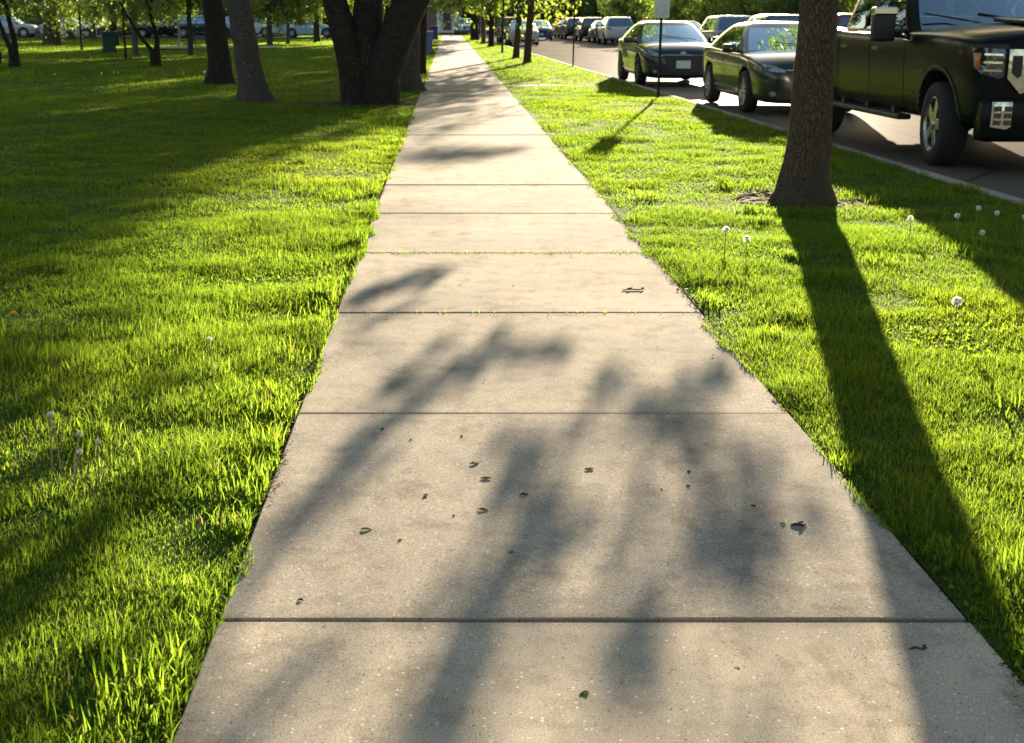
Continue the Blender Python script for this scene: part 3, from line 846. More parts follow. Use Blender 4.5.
# --- street trees further up the parkway
def sh(gx, gy, h): return shade_at(gx, gy, h)
limbA = [(2.6, 43.5, 2.6), (4.0, 40.8, 3.7), sh(.15, 13.7, 4.0)]  # unseen limb placed to drop its shadow across the sidewalk
clA = [(sh(-.35, 13.6, 4.0), .10, 60), (sh(.05, 13.7, 4.0), .10, 90), (sh(.4, 13.85, 4.0), .10, 70), (sh(.7, 14.1, 4.0), .06, 25), (sh(.1, 17.5, 3.9), .25, 120), (sh(-.2, 21, 3.8), .3, 160), (sh(.5, 24, 3.6), .3, 150)]
tree('street_tree', 'nearest slim brown trunk in the row up the parkway beside the black pole', (3.11, 41.18, 0), 10.5, .155, 4.0, 1.75, 25500, .13, 'bark_near', 'leaf_yel', 31, (.055, 0),
     'row of street trees up the parkway', clumps=62, fork=3.0, crown_off=(-.8, -2.2), extra=[(limbA, .06, .012, clA), ([(2.6, 43.4, 2.8), (3.0, 40, 4.4), (3.6, 36.5, 4.9)], .06, .012,
     [((3.5, 38, 5.0), .5, 260), ((4.2, 37, 5.3), .5, 260), ((3.0, 36.6, 4.6), .5, 280), ((2.6, 35.4, 4.5), .5, 260), ((3.7, 35.6, 4.8), .45, 240), ((2.2, 34.2, 4.2), .5, 240), ((3.0, 34.0, 4.5), .4, 160)]),  # unseen clumps added to widen the shade on the left lawn
            ([(2.6, 43.4, 4.2), (3.8, 40, 6.4), (5.0, 37.2, 7.0)], .06, .012, [((5.0, 37, 7.0), .4, 220), ((4.2, 37.6, 7.6), .4, 200), ((5.8, 37.4, 7.4), .35, 140), ((4.5, 36.4, 6.4), .3, 120)])])  # unseen bough added for the blue sedan's windshield to reflect
tree('street_tree', 'second slim trunk leaning right in the row up the parkway', (3.03, 46.66, 0), 10.5, .15, 4.0, 1.75, 22500, .14, 'bark_near', 'leaf_yel', 32, (.06, 0),
     'row of street trees up the parkway', clumps=74, fork=3.0, crown_off=(-.6, -1.0), sig=.5)
tree('street_tree', 'thinnest young trunk in the row up the parkway', (2.77, 53.8, 0), 7.5, .06, 2.2, 2.6, 6000, .15, 'bark_dark', 'leaf', 33, (.02, 0),
     'row of street trees up the parkway', clumps=24, fork=3.0)
tree('street_tree', 'thick mid-row trunk before the dark cluster of far street trees', (2.69, 65.86, 0), 11, .19, 4.0, 1.75, 21000, .17, 'bark_dark', 'leaf', 34, (.02, 0),
     'row of street trees up the parkway', clumps=40, fork=3.6)
tree('street_tree', 'pale brown trunk just left of the thick mid-row street tree', (2.50, 74.14, 0), 11, .16, 3.8, 1.75, 18000, .18, 'bark_pale', 'leaf', 35, (.0, 0),
     'row of street trees up the parkway', clumps=36, fork=3.6)
tree('street_tree', 'broad dark trunk, farthest of the row up the parkway', (2.25, 89.0, 0), 12, .38, 4.4, 1.75, 18000, .2, 'bark_dark', 'leaf_dark', 36, (.0, 0),
     'row of street trees up the parkway', clumps=36, fork=3.4)
tree('street_tree', 'dark trunk hugging the right sidewalk edge near its far end', (2.7, 98.0, 0), 12, .34, 4.2, 1.75, 15000, .22, 'bark_dark', 'leaf_dark', 37, (.0, 0),
     'row of street trees up the parkway', clumps=34, fork=3.4)

# --- park trees on the left
def crab(label, loc, flip, seed, r=.13):
    s = flip
    return tree('crabapple_tree', label, loc, 4.4, r, 2.0, 1.75, 11000, .080, 'bark_dark', 'leaf_yel', seed, clumps=40, knob=True,
                stems=[((0, 0), [(-.1, 0, 0, r * 1.25), (.32, -.02 * s, 0, r * .95), (.5, -.12 * s, 0, r * .62), (.85, -.42 * s, .05, r * .50), (1.4, -.75 * s, .1, r * .42), (2.3, -1.25 * s, .3, r * .32)]),
                       ((.02 * s, .02), [(-.1, 0, 0, r * 1.1), (.4, .03 * s, 0, r * .75), (.8, .06 * s, 0, r * .58), (1.5, -.05 * s, -.2, r * .46), (2.4, -.2 * s, -.4, r * .33)])],
                group='small crooked park trees', trunk_sides=12, yel=.2)
crab('small crooked tree with a forked trunk and swollen knobby foot', (-10.75, 38.46, 0), 1, 41, .13)
crab('small bent dark tree at the far left of the lawn', (-15.6, 37.63, 0), .55, 42, .15)
crab('small tree cut by the left picture edge', (-17.75, 41.18, 0), .4, 43, .13)
PARK = 'trees of the park lawn'
def ptree(label, x, y, r, h=9.5, cr=3.4, cz=2.3, n=8000, leaf=.17, bark='bark_dark', lm='leaf_yel', seed=1, lean=(0, 0), name='park_tree', **k):
    return tree(name, label, (x, y, 0), h * .58, r, cr, cz, int(n * 2.0), leaf * .70, bark, lm, seed, lean, PARK, clumps=int(k.pop('clumps', 32) * 1.35), fork=k.pop('fork', 2.6), **k)
ptree('thick old trunk with spreading foot, stoutest on the left lawn', -26.72, 71.16, .66, 13, 5.5, 1.35, 13000, .2, 'bark_grey', 'leaf_yel', 51, name='oak_tree', clumps=46)
ptree('thin dark sapling standing between the stout old trunk and the green bin', -20.64, 59.23, .07, 6.5, 2.2, 1.35, 4200, .14, 'bark_dark', 'leaf_yel', 52, name='sapling')
ptree('slender grey trunk behind the dark bin on the left lawn', -31.49, 93.72, .24, 10, 3.6, 1.35, 6000, .22, 'bark_grey', 'leaf', 53)
ptree('dark trunk rising behind the green wheelie bin', -22.53, 71.16, .30, 11, 4.0, 1.35, 8000, .2, 'bark_dark', 'leaf', 54)
ptree('thin staked sapling in a mulch ring right of the green bin', -13.63, 44.31, .05, 5.5, 1.7, 1.35, 2600, .12, 'bark_dark', 'leaf_yel', 55, name='sapling')
ptree('straight pale trunk left of the forked crooked tree', -15.09, 50.7, .15, 9, 3.2, 1.35, 7000, .15, 'bark_pale', 'leaf_yel', 56)
ptree('slim brown trunk by the picnic table', -12.43, 50.7, .14, 9, 3.4, 1.35, 8000, .15, 'bark_grey', 'leaf_yel', 57)
ptree('far brown trunk seen right of the leaning grey trunk', -12.04, 71.16, .2, 10, 3.8, 1.35, 8000, .2, 'bark_grey', 'leaf_yel', 58)
ptree('far trunk centred between the leaning trunk and the multi-stem tree', -10.07, 80.91, .28, 11, 4.4, 1.35, 9000, .22, 'bark_grey', 'leaf_yel', 59)
ptree('pale thin far trunk beside the far brown trunk', -11.3, 74.5, .13, 9, 3.2, 1.35, 6000, .2, 'bark_pale', 'leaf', 60)

# ------------------------------------------------------------------ background trees (copied prototypes, real objects)
def copy_tree(o, loc, rz, sc, label, group):
    c = o.copy(); COL.objects.link(c); c.location = loc; c.rotation_euler = (0, 0, rz); c.scale = (sc,) * 3
    c['label'] = label; c['group'] = group
    for ch in list(o.children):
        d = ch.copy(); COL.objects.link(d); d.parent = c
    return c
def proto(lm, h, cr, cz, n, leaf, seed, r=.2, name='background_tree'):
    return tree(name, 'x', (0, 0, 0), h, r, cr, cz, n, leaf, 'bark_dark', lm, seed, (0, 0), None, clumps=46, fork=max(.8, cz * .8), sig=.55, squash=.9, yel=.0)
FARG = 'trees beyond the street and lawn'
protos = {'dk': proto('leaf_dark', 9, 4.2, .6, 20000, .21, 71), 'gr': proto('leaf', 8, 3.6, .5, 16000, .19, 72),
          'yl': proto('leaf_yel', 6, 2.9, .4, 13000, .15, 73, .12)}
used = set()
def bg(kind, x, y, sc, label):
    p = protos[kind]; rz = rnd.uniform(0, 6.28); x, y = g2(x, y)
    if kind not in used:
        used.add(kind); p.location = (x, y, -.02); p.rotation_euler = (0, 0, rz); p.scale = (sc,) * 3
        p['label'] = label; p['group'] = FARG; return p
    return copy_tree(p, (x, y, -.02), rz, sc, label, FARG)
L_FAR = 'leafy tree in the dense green wall beyond the street'
L_YEL = 'low backlit yellow-green tree across the street behind the parked cars'
# across the street: kept low enough that the sun reaches the parkway
for x, y, k, s in [(19.5, 44, 'yl', .8), (21.0, 50, 'yl', .9), (19.4, 57, 'yl', .9), (23.0, 58, 'yl', .9), (18.6, 64, 'yl', 1.0), (22.5, 67, 'yl', 1.0), (26, 62, 'gr', .9),
                   (18.2, 72, 'yl', .95), (21.5, 77, 'yl', 1.0), (17.8, 81, 'yl', .9), (25.5, 80, 'yl', 1.0), (20.5, 88, 'gr', .85), (27.5, 92, 'gr', 1.0), (16.5, 93, 'dk', .8), (18.0, 106, 'dk', .9),
                   (25.5, 50, 'gr', 1.0), (30, 70, 'gr', 1.0), (23.5, 41, 'gr', .9), (21.5, 35, 'gr', .8), (27.5, 42, 'gr', 1.0), (25, 33, 'gr', 1.0), (30, 54, 'dk', 1.1), (24, 104, 'gr', .9), (31, 110, 'dk', 1.0)]:
    bg(k, x, y, s * {'yl': .85, 'gr': .66, 'dk': .58}[k], L_YEL if k == 'yl' else L_FAR)
for i in range(26):
    x = -62 + i * 5.4 + rnd.uniform(-1.5, 1.5)
    bg(rnd.choice(['dk', 'gr', 'dk']), x, rnd.uniform(150, 168) if x > -24 else rnd.uniform(124, 136), rnd.uniform(.72, .9) if x < 3 else rnd.uniform(.62, .8), L_FAR)
for i in range(30):
    bg(rnd.choice(['dk', 'gr']), -78 + i * 5.6 + rnd.uniform(-1, 1), rnd.uniform(182, 190), rnd.uniform(.95, 1.15), L_FAR)
for x, y, k, s in [(9.5, 146, 'dk', .62), (13.5, 145, 'dk', .66), (17.5, 146, 'gr', .75), (5.8, 147, 'gr', .8), (-12, 146, 'dk', 1.2), (-17, 112, 'dk', 1.0), (-6.5, 109, 'gr', .9), (-12.2, 109.5, 'gr', 1.0),
                   (-43.5, 107, 'yl', .9), (-29, 106.5, 'yl', .8), (-20.5, 106.5, 'gr', .9), (22, 147, 'dk', .65), (27, 146, 'dk', .65), (32, 147, 'gr', .75), (38, 146, 'dk', .65), (3.4, 149, 'dk', .7)]:
    bg(k, x, y, s, 'bushy tree beside the far houses')

for lab, x, y, sd_ in [('unseen parkway tree added a few steps behind the viewer for reflections', 3.3, -6, 81), ('unseen parkway tree added farther behind the viewer for reflections', 3.6, -15, 82),
                      ('unseen tree added across the street beside the pickup for reflections', 17.5, 9, 83), ('unseen tree added across the street behind the viewer for reflections', 17.8, -3, 84)]:
    tree('street_tree', lab, (x, y, 0), 10, .2, 4.0, 2.6, 9000, .16, 'bark_near', 'leaf', sd_, clumps=40, fork=2.6)  # out of view, added so windshields reflect crowns and sky fill drops
tree('street_tree', 'large unseen tree added across the street, its boughs reflected in the windshields', (17.3, 23.5, 0), 11, .28, 5.0, 5.0, 22000, .15, 'bark_dark', 'leaf', 86, clumps=60, fork=4.2, crown_off=(-3.6, 1.0),  # out of view, crown and bough added to give windshields something to reflect
     extra=[([(14.2, 25, 4.6), (10, 22.5, 7.2), (6.3, 20.5, 6.8)], .09, .02, [((6.3, 20.6, 6.8), .5, 420), ((7.4, 21.2, 6.9), .5, 420), ((5.5, 20.0, 6.5), .4, 260), ((6.8, 19.4, 5.9), .4, 300), ((5.6, 21.5, 8.0), .45, 260), ((7.6, 19.8, 7.6), .45, 260)])])
# ------------------------------------------------------------------ houses
def house(name, label, x0, x1, y0, depth, wall_h, roof_h, wm, door=None, wins=(), garage=None, chimney=False):
    root = empty(name, ((x0 + x1) / 2, y0, 0), 0, label, 'house')
    w = x1 - x0; z0 = -.15
    MB().box((0, depth / 2, (wall_h + z0) / 2), (w, depth, wall_h - z0)).build('wall', wm, root)
    e = .4
    vs = [(-w / 2 - e, -e, wall_h - .05), (w / 2 + e, -e, wall_h - .05), (w / 2 + e, depth + e, wall_h - .05), (-w / 2 - e, depth + e, wall_h - .05),
          (-w / 2 - e, depth / 2, wall_h + roof_h), (w / 2 + e, depth / 2, wall_h + roof_h)]
    rf = obj_from('roof', vs, [(0, 1, 5, 4), (2, 3, 4, 5), (1, 2, 5), (3, 0, 4), (3, 2, 1, 0)], M['shingle'], root)
    if chimney:
        MB().box((w * .25, depth * .45, wall_h + roof_h * .8), (.6, .6, 1.4)).build('chimney', M['brick'], rf)
    MB().box((0, -e - .03, wall_h - .1), (w + 2 * e, .06, .18)).build('fascia', M['trim'], root)
    for wx, wz, ww, wh in wins:
        wn = MB().box((wx, -.02, wz), (ww, .08, wh)).build('window', M['darkglass'], root)
        fr = MB()
        fr.box((wx, -.045, wz + wh / 2 + .05), (ww + .2, .1, .1)).box((wx, -.055, wz - wh / 2 - .05), (ww + .24, .14, .1))
        fr.box((wx - ww / 2 - .05, -.045, wz), (.1, .1, wh)).box((wx + ww / 2 + .05, -.045, wz), (.1, .1, wh)).box((wx, -.045, wz), (ww, .06, .05))
        fr.build('frame', M['trim'], wn)
    if garage:
        gx, gw, gh = garage
        MB().box((gx, -.03, gh / 2), (gw, .08, gh)).build('garage_door', M['garage'], root)
    if door:
        d = MB().box((door, -.03, 1.05), (.95, .08, 2.1)).build('door', M['doorwood'], root)
        MB().box((door - .36, -.09, 1.0), (.05, .05, .14)).build('handle', M['chrome'], d)
        MB().box((door, -.6, .08), (1.6, 1.1, .2)).build('step', M['kerb'], root)
    return root
house('house', 'tan house behind the silver car at far left', -47, -33.6, 117, 9, 3.0, 2.2, M['tan_side'], 5.2, [(2.2, 1.5, 1.6, 1.2), (-4, 1.5, 1.4, 1.2)])
house('house', 'white house with a wide pale garage door beyond the park', -33.2, -28.6, 116, 8, 3.0, 2.2, M['white_side'], None, [], garage=(.1, 3.6, 2.2))
house('house', 'cream house between the white garage and the blue house', -28.0, -24.4, 116.5, 8, 3.1, 1.7, M['cream_side'], -.9, [(.7, 1.6, .9, 1.1)])
house('house', 'blue-grey sided house with a small window', -23.7, -16.5, 116, 9, 3.2, 1.8, M['blue_side'], 2.4, [(-1.4, 1.75, .5, .6), (.6, 1.6, 1.0, 1.1)], chimney=True)
h5 = house('brick_house', 'brick house with a white entry at the end of the sidewalk', -11.6, 1.6, 154, 9, 4.2, 2.4, M['brick'], 4.9, [(-2.6, 1.7, 1.6, 1.4), (1.6, 1.7, 1.0, 1.4)])
mb = MB(); mb.box((4.9, -1.4, 2.75), (2.4, 2.6, .35))
for px in (3.9, 5.9): mb.box((px, -2.5, 1.3), (.28, .28, 2.6))
mb.box((4.9, -1.3, .06), (2.4, 2.6, .26))
mb.build('porch', M['trim'], h5)
MB().box((4.9, -.012, 1.4), (2.0, .03, 2.7)).build('entry_panel', M['trim'], h5)

# ------------------------------------------------------------------ vehicles
XS = [0, .80, .95, .972, 1.0, .99, .955, .80, .45, 0]
def body_section(x, hw, zb, zs, zt):
    z = [zb, zb, zb + .05, zb + .26 * (zs - zb), zb + .74 * (zs - zb), zs - .035, zs, zs + .55 * (zt - zs), zt - .006, zt]
    half = [(x, hw * a, q) for a, q in zip(XS, z)]
    return half + [(x, -y, q) for (_, y, q) in reversed(half[1:-1])]

def car_body(st, mats, wheels, wr, hw, root, cavity=None, arch=1.16):
    vs = []; fs = []
    n = 18
    for s in st: vs += body_section(*s)
    for i in range(len(st) - 1):
        for k in range(n):
            k2 = (k + 1) % n; fs.append((i * n + k, (i + 1) * n + k, (i + 1) * n + k2, i * n + k2))
    for idx, sgn in ((0, 1), (len(st) - 1, -1)):
        s = st[idx]; c = len(vs); vs.append((s[0] + (.0), 0, (s[2] + s[3]) / 2))
        for k in range(n):
            k2 = (k + 1) % n; t = (c, idx * n + k, idx * n + k2); fs.append(t if sgn > 0 else t[::-1])
    o = obj_from('body', vs, fs, mats, root, True)
    m = o.modifiers.new('s', 'SUBSURF'); m.levels = 2; m.render_levels = 2
    tmp = []
    for wx in wheels:
        for sg in (1, -1):
            mb = MB(); mb.lathe([(wr * arch, -.17), (wr * arch, .4)], 32, 'y', (wx, sg * (hw - .10), wr * 1.02), True)
            c = obj_from('cut', mb.v, mb.f, mats, root, midx=[1] * len(mb.f)); tmp.append(c)
            bm = bmesh.new(); bm.from_mesh(c.data); bmesh.ops.recalc_face_normals(bm, faces=bm.faces); bm.to_mesh(c.data); bm.free()
    if cavity:
        mb = MB(); mb.box(*cavity); c = obj_from('cut', mb.v, mb.f, mats, root, midx=[1] * len(mb.f)); tmp.append(c)
        bm = bmesh.new(); bm.from_mesh(c.data); bmesh.ops.recalc_face_normals(bm, faces=bm.faces); bm.to_mesh(c.data); bm.free()
    bm = bmesh.new(); bm.from_mesh(o.data); bmesh.ops.recalc_face_normals(bm, faces=bm.faces); bm.to_mesh(o.data); bm.free()
    for c in tmp:
        b = o.modifiers.new('b', 'BOOLEAN'); b.operation = 'DIFFERENCE'; b.object = c; b.solver = 'EXACT'
    apply_mods(o)
    for c in tmp: bpy.data.objects.remove(c)
    o.data.polygons.foreach_set('use_smooth', [p.material_index == 0 for p in o.data.polygons])
    return o

def bvh_of(o):
    me = o.data
    return BVHTree.FromPolygons([v.co.copy() for v in me.vertices], [tuple(p.vertices) for p in me.polygons])

def decal(name, outline, axis, mat, parent, bvh, off=.006, th=.02, far=5., sub=3, back=None):
    """outline in (y,z) for axis 'x+'/'x-' or (x,z) for 'y+'/'y-': a thin shell laid on the body"""
    bm = bmesh.new()
    bv = [bm.verts.new((a, b, 0)) for a, b in outline]; bm.faces.new(bv)
    bmesh.ops.triangulate(bm, faces=bm.faces[:])
    for _ in range(sub): bmesh.ops.subdivide_edges(bm, edges=[e for e in bm.edges if e.calc_length() > .05], cuts=1)
    bmesh.ops.triangulate(bm, faces=bm.faces[:])
    sg = 1 if axis[1] == '+' else -1
    last = None; miss = []
    for v in bm.verts:
        a, b = v.co.x, v.co.y
        o_, d_ = (Vector((far * sg, a, b)), Vector((-sg, 0, 0))) if axis[0] == 'x' else (Vector((a, far * sg, b)), Vector((0, -sg, 0)))
        h = bvh.ray_cast(o_, d_)
        if h[0] is None: miss.append((v, o_)); continue
        p = h[0] - d_ * off
        v.co = p; last = p
    for v, o_ in miss:
        v.co = Vector((last.x if last else 0, o_.y, o_.z)) if axis[0] == 'x' else Vector((o_.x, last.y if last else 0, o_.z))
    vec = Vector((-sg, 0, 0)) if axis[0] == 'x' else Vector((0, -sg, 0))
    r = bmesh.ops.extrude_face_region(bm, geom=bm.faces[:])
    for e in r['geom']:
        if isinstance(e, bmesh.types.BMVert): e.co += vec * th
    bmesh.ops.recalc_face_normals(bm, faces=bm.faces[:])
    me = bpy.data.meshes.new(name); bm.to_mesh(me); bm.free(); me.materials.append(mat)
    me.polygons.foreach_set('use_smooth', [False] * len(me.polygons))
    return link(bpy.data.objects.new(name, me), parent)

def mirror_y(ol): return [(-a, b) for a, b in reversed(ol)]

def greenhouse(root, g, pm, gm, side_breaks, kind='sedan'):
    """g: belt z, roof z, front base/top x, rear base/top x, half width base/top, bow front, bow rear"""
    zb, zr, xfb, xft, xrb, xrt, hb, ht = g['zb'], g['zr'], g['xfb'], g['xft'], g['xrb'], g['xrt'], g['hb'], g['ht']
    lv = [0, .06, .3, .6, .88, .95, 1.0]
    fy = [-.88 + 1.76 * i / 8 for i in range(9)]
    rings = []
    def ring(v, shrink=1., dz=0.):
        e = v ** .92
        xf = xfb + (xft - xfb) * e; xr = xrb + (xrt - xrb) * e
        hw = hb + (ht - hb) * (.55 * v + .45 * v * v); z = zb + (zr - zb) * (1 - (1 - v) ** 1.12) + dz
        bw = g.get('bow', .17) * (1 - .3 * v); br = g.get('bowr', .12) * (1 - .3 * v)
        mx = (xf + xr) / 2
        pts = []
        for y in fy: pts.append((xf - bw * y * y, y * hw, z))                      # front, right (-) to left (+)
        xs0, xs1 = xf - bw - .05, xr + br + .05
        for s in side_breaks: pts.append((xs0 + (xs1 - xs0) * s, hw * (1 - .02 * (2 * s - 1) ** 2), z))
        for y in reversed(fy): pts.append((xr + br * y * y, y * hw, z))
        for s in reversed(side_breaks): pts.append((xs0 + (xs1 - xs0) * s, -hw * (1 - .02 * (2 * s - 1) ** 2), z))
        if shrink < 1: pts = [((p[0] - mx) * shrink + mx, p[1] * shrink, p[2]) for p in pts]
        return pts
    for v in lv: rings.append(ring(v))
    for sh_, dz in ((.9, .028), (.7, .048), (.4, .058), (.15, .06)): rings.append(ring(1., sh_, dz))
    n = len(rings[0]); nf = len(fy); ns = len(side_breaks)
    seg = []
    for k in range(n):
        if k < nf - 1: seg.append('F')
        elif k == nf - 1: seg.append('p')
        elif k < nf + ns - 1: seg.append('L%d' % (k - nf))
        elif k == nf + ns - 1: seg.append('p')
        elif k < nf * 2 + ns - 1: seg.append('B')
        elif k == nf * 2 + ns - 1: seg.append('p')
        elif k < nf * 2 + ns * 2 - 1: seg.append('R%d' % (ns - 2 - (k - (nf * 2 + ns))))
        else: seg.append('p')
    V = [p for r in rings for p in r]
    groups = {}
    glass_side = g['glass_segs']       # dict window index -> list of side segments
    def which(i, k):
        if 1 <= i < 4:
            s = seg[k]
            if s == 'F': return 'windshield'
            if s == 'B': return 'rear_window'
            if s[0] in 'LR' and s[1:].isdigit():
                for w, lst in glass_side.items():
                    if int(s[1:]) in lst: return 'side_window_%s%d' % (s[0], w)
        return 'roof'
    for i in range(len(rings) - 1):
        for k in range(n):
            k2 = (k + 1) % n
            groups.setdefault(which(i, k), []).append((i * n + k, i * n + k2, (i + 1) * n + k2, (i + 1) * n + k))
    groups['roof'].append(tuple((len(rings) - 1) * n + k for k in range(n)))
    outp = {}
    sgm = g.get('side_glass', gm)
    for nm, F in groups.items():
        ids = sorted({i for f in F for i in f}); mp = {a: b for b, a in enumerate(ids)}
        nm2 = 'side_window' if nm.startswith('side') else nm
        outp[nm] = obj_from(nm2, [V[i] for i in ids], [tuple(mp[i] for i in f) for f in F], pm if nm == 'roof' else (sgm if nm.startswith('side') else gm), root, True)
    return outp

def wheel(root, x, y, r, w, side, rim='alloy', spokes=10, steer=0., style='thin'):
    e = bpy.data.objects.new('wheel', None); link(e, root); e.location = (x, y, r); e.rotation_euler = (0, 0, steer)
    s = side
    ty = MB().lathe([(r * .66, -w / 2), (r * .72, -w / 2 - .005), (r * .93, -w / 2 + .0), (r * .99, -w / 2 + .03), (r, 0), (r * .99, w / 2 - .03), (r * .93, w / 2), (r * .72, w / 2 + .005), (r * .66, w / 2)], 40, 'y')
    ty.build('tyre', M['rubber'], e, True)
    rm = MB().lathe([(r * .67, -w * .48), (r * .60, -w * .3), (r * .60, w * .3), (r * .67, w * .48)], 40, 'y')
    yo = s * w * .36
    rm.lathe([(r * .67, s * w * .44), (r * .62, s * w * .46), (r * .58, s * w * .40), (r * .58, s * w * .30)], 40, 'y')
    for k in range(spokes):
        a = 2 * math.pi * k / spokes
        wd = .035 if style == 'thin' else .085
        rot = Matrix.Rotation(-a, 3, 'Y')
        c = rot @ Vector((r * .36, yo, 0))
        rm.box(c, (r * .50, .03, wd * r / .33), rot, .006)
    rm.lathe([(.001, yo + s * .035), (r * .14, yo + s * .03), (r * .17, yo), (r * .17, yo - s * .03)], 20, 'y')
    rm.build('rim', M[rim], e, False)
    bd = MB().lathe([(.02, yo - s * .07), (r * .52, yo - s * .07)], 24, 'y'); bd.build('brake_disc', M['archdark'], e)
    return e

def side_mirror(root, x, y, z, s, pm, size=(.13, .22, .14), chrome=False, stalk=.08):
    mb = MB().box((x, y + s * (size[1] / 2 + stalk), z), size, None, .035)
    o = mb.build('mirror', pm, root, True)
    MB().tube([(x - .0, y - s * .02, z - size[2] * .35), (x, y + s * (stalk + .04), z - size[2] * .3)], .022, 8).build('stalk', M['blackplastic'], o)
    MB().box((x - size[0] / 2 - .003, y + s * (size[1] / 2 + stalk), z), (.01, size[1] * .85, size[2] * .8)).build('mirror_glass', M['darkglass'], o)
    if chrome:
        MB().box((x + .01, y + s * (size[1] / 2 + stalk), z + size[2] * .40), (size[0] * 1.04, size[1] * 1.03, size[2] * .25), None, .02).build('mirror_cap', M['chrome'], o)
    return o

def interior(root, xs, hw, zf, ztop, rear=True):
    for x in xs:
        for s in (-1, 1):
            mb = MB()
            mb.box((x, s * hw * .48, zf + .12), (.5, hw * .62, .22), None, .05)
            mb.box((x - .28, s * hw * .48, zf + .45), (.16, hw * .60, .62), Matrix.Rotation(-.2, 3, 'Y'), .05)
            mb.box((x - .36, s * hw * .48, ztop), (.10, .24, .18), None, .04)
            mb.build('seat', M['seat'], root)

def plate(root, x, z, sgn, w=.31, h=.16):
    o = MB().box((x, 0, z), (.014, w, h), None, .004).build('licence_plate', M['plate'], root)
    return o

SEDAN = [(-2.31, .62, .47, .88, .93), (-2.27, .78, .36, .97, 1.02), (-2.10, .865, .25, 1.01, 1.06), (-1.6, .90, .20, 1.00, 1.05), (-1.0, .905, .19, .985, 1.01), (0, .905, .18, .955, .98),
         (.7, .905, .18, .94, .985), (1.15, .90, .19, .93, 1.005), (1.6, .89, .19, .895, .975), (1.95, .865, .18, .84, .92), (2.15, .81, .18, .775, .855), (2.26, .72, .19, .71, .79), (2.315, .60, .23, .62, .70)]
SUV = [(-2.28, .66, .55, .98, 1.02), (-2.24, .80, .42, 1.03, 1.07), (-2.05, .90, .32, 1.07, 1.10), (-1.4, .93, .28, 1.08, 1.10), (0, .93, .26, 1.05, 1.07), (.9, .93, .26, 1.03, 1.08), (1.4, .925, .26, 1.0, 1.08),
       (1.85, .90, .27, .95, 1.04), (2.1, .84, .28, .87, .96), (2.23, .74, .31, .78, .86), (2.28, .60, .36, .66, .72)]
SB_SEDAN = [0, .05, .14, .24, .34, .44, .475, .58, .68, .76, .80, .90, 1.0]
GS_SEDAN = {0: [1, 2, 3, 4], 1: [6, 7, 8], 2: [10]}
SB_SUV = [0, .04, .12, .22, .32, .40, .43, .52, .62, .70, .73, .84, .93, 1.0]
GS_SUV = {0: [1, 2, 3, 4], 1: [6, 7, 8], 2: [10, 11]}

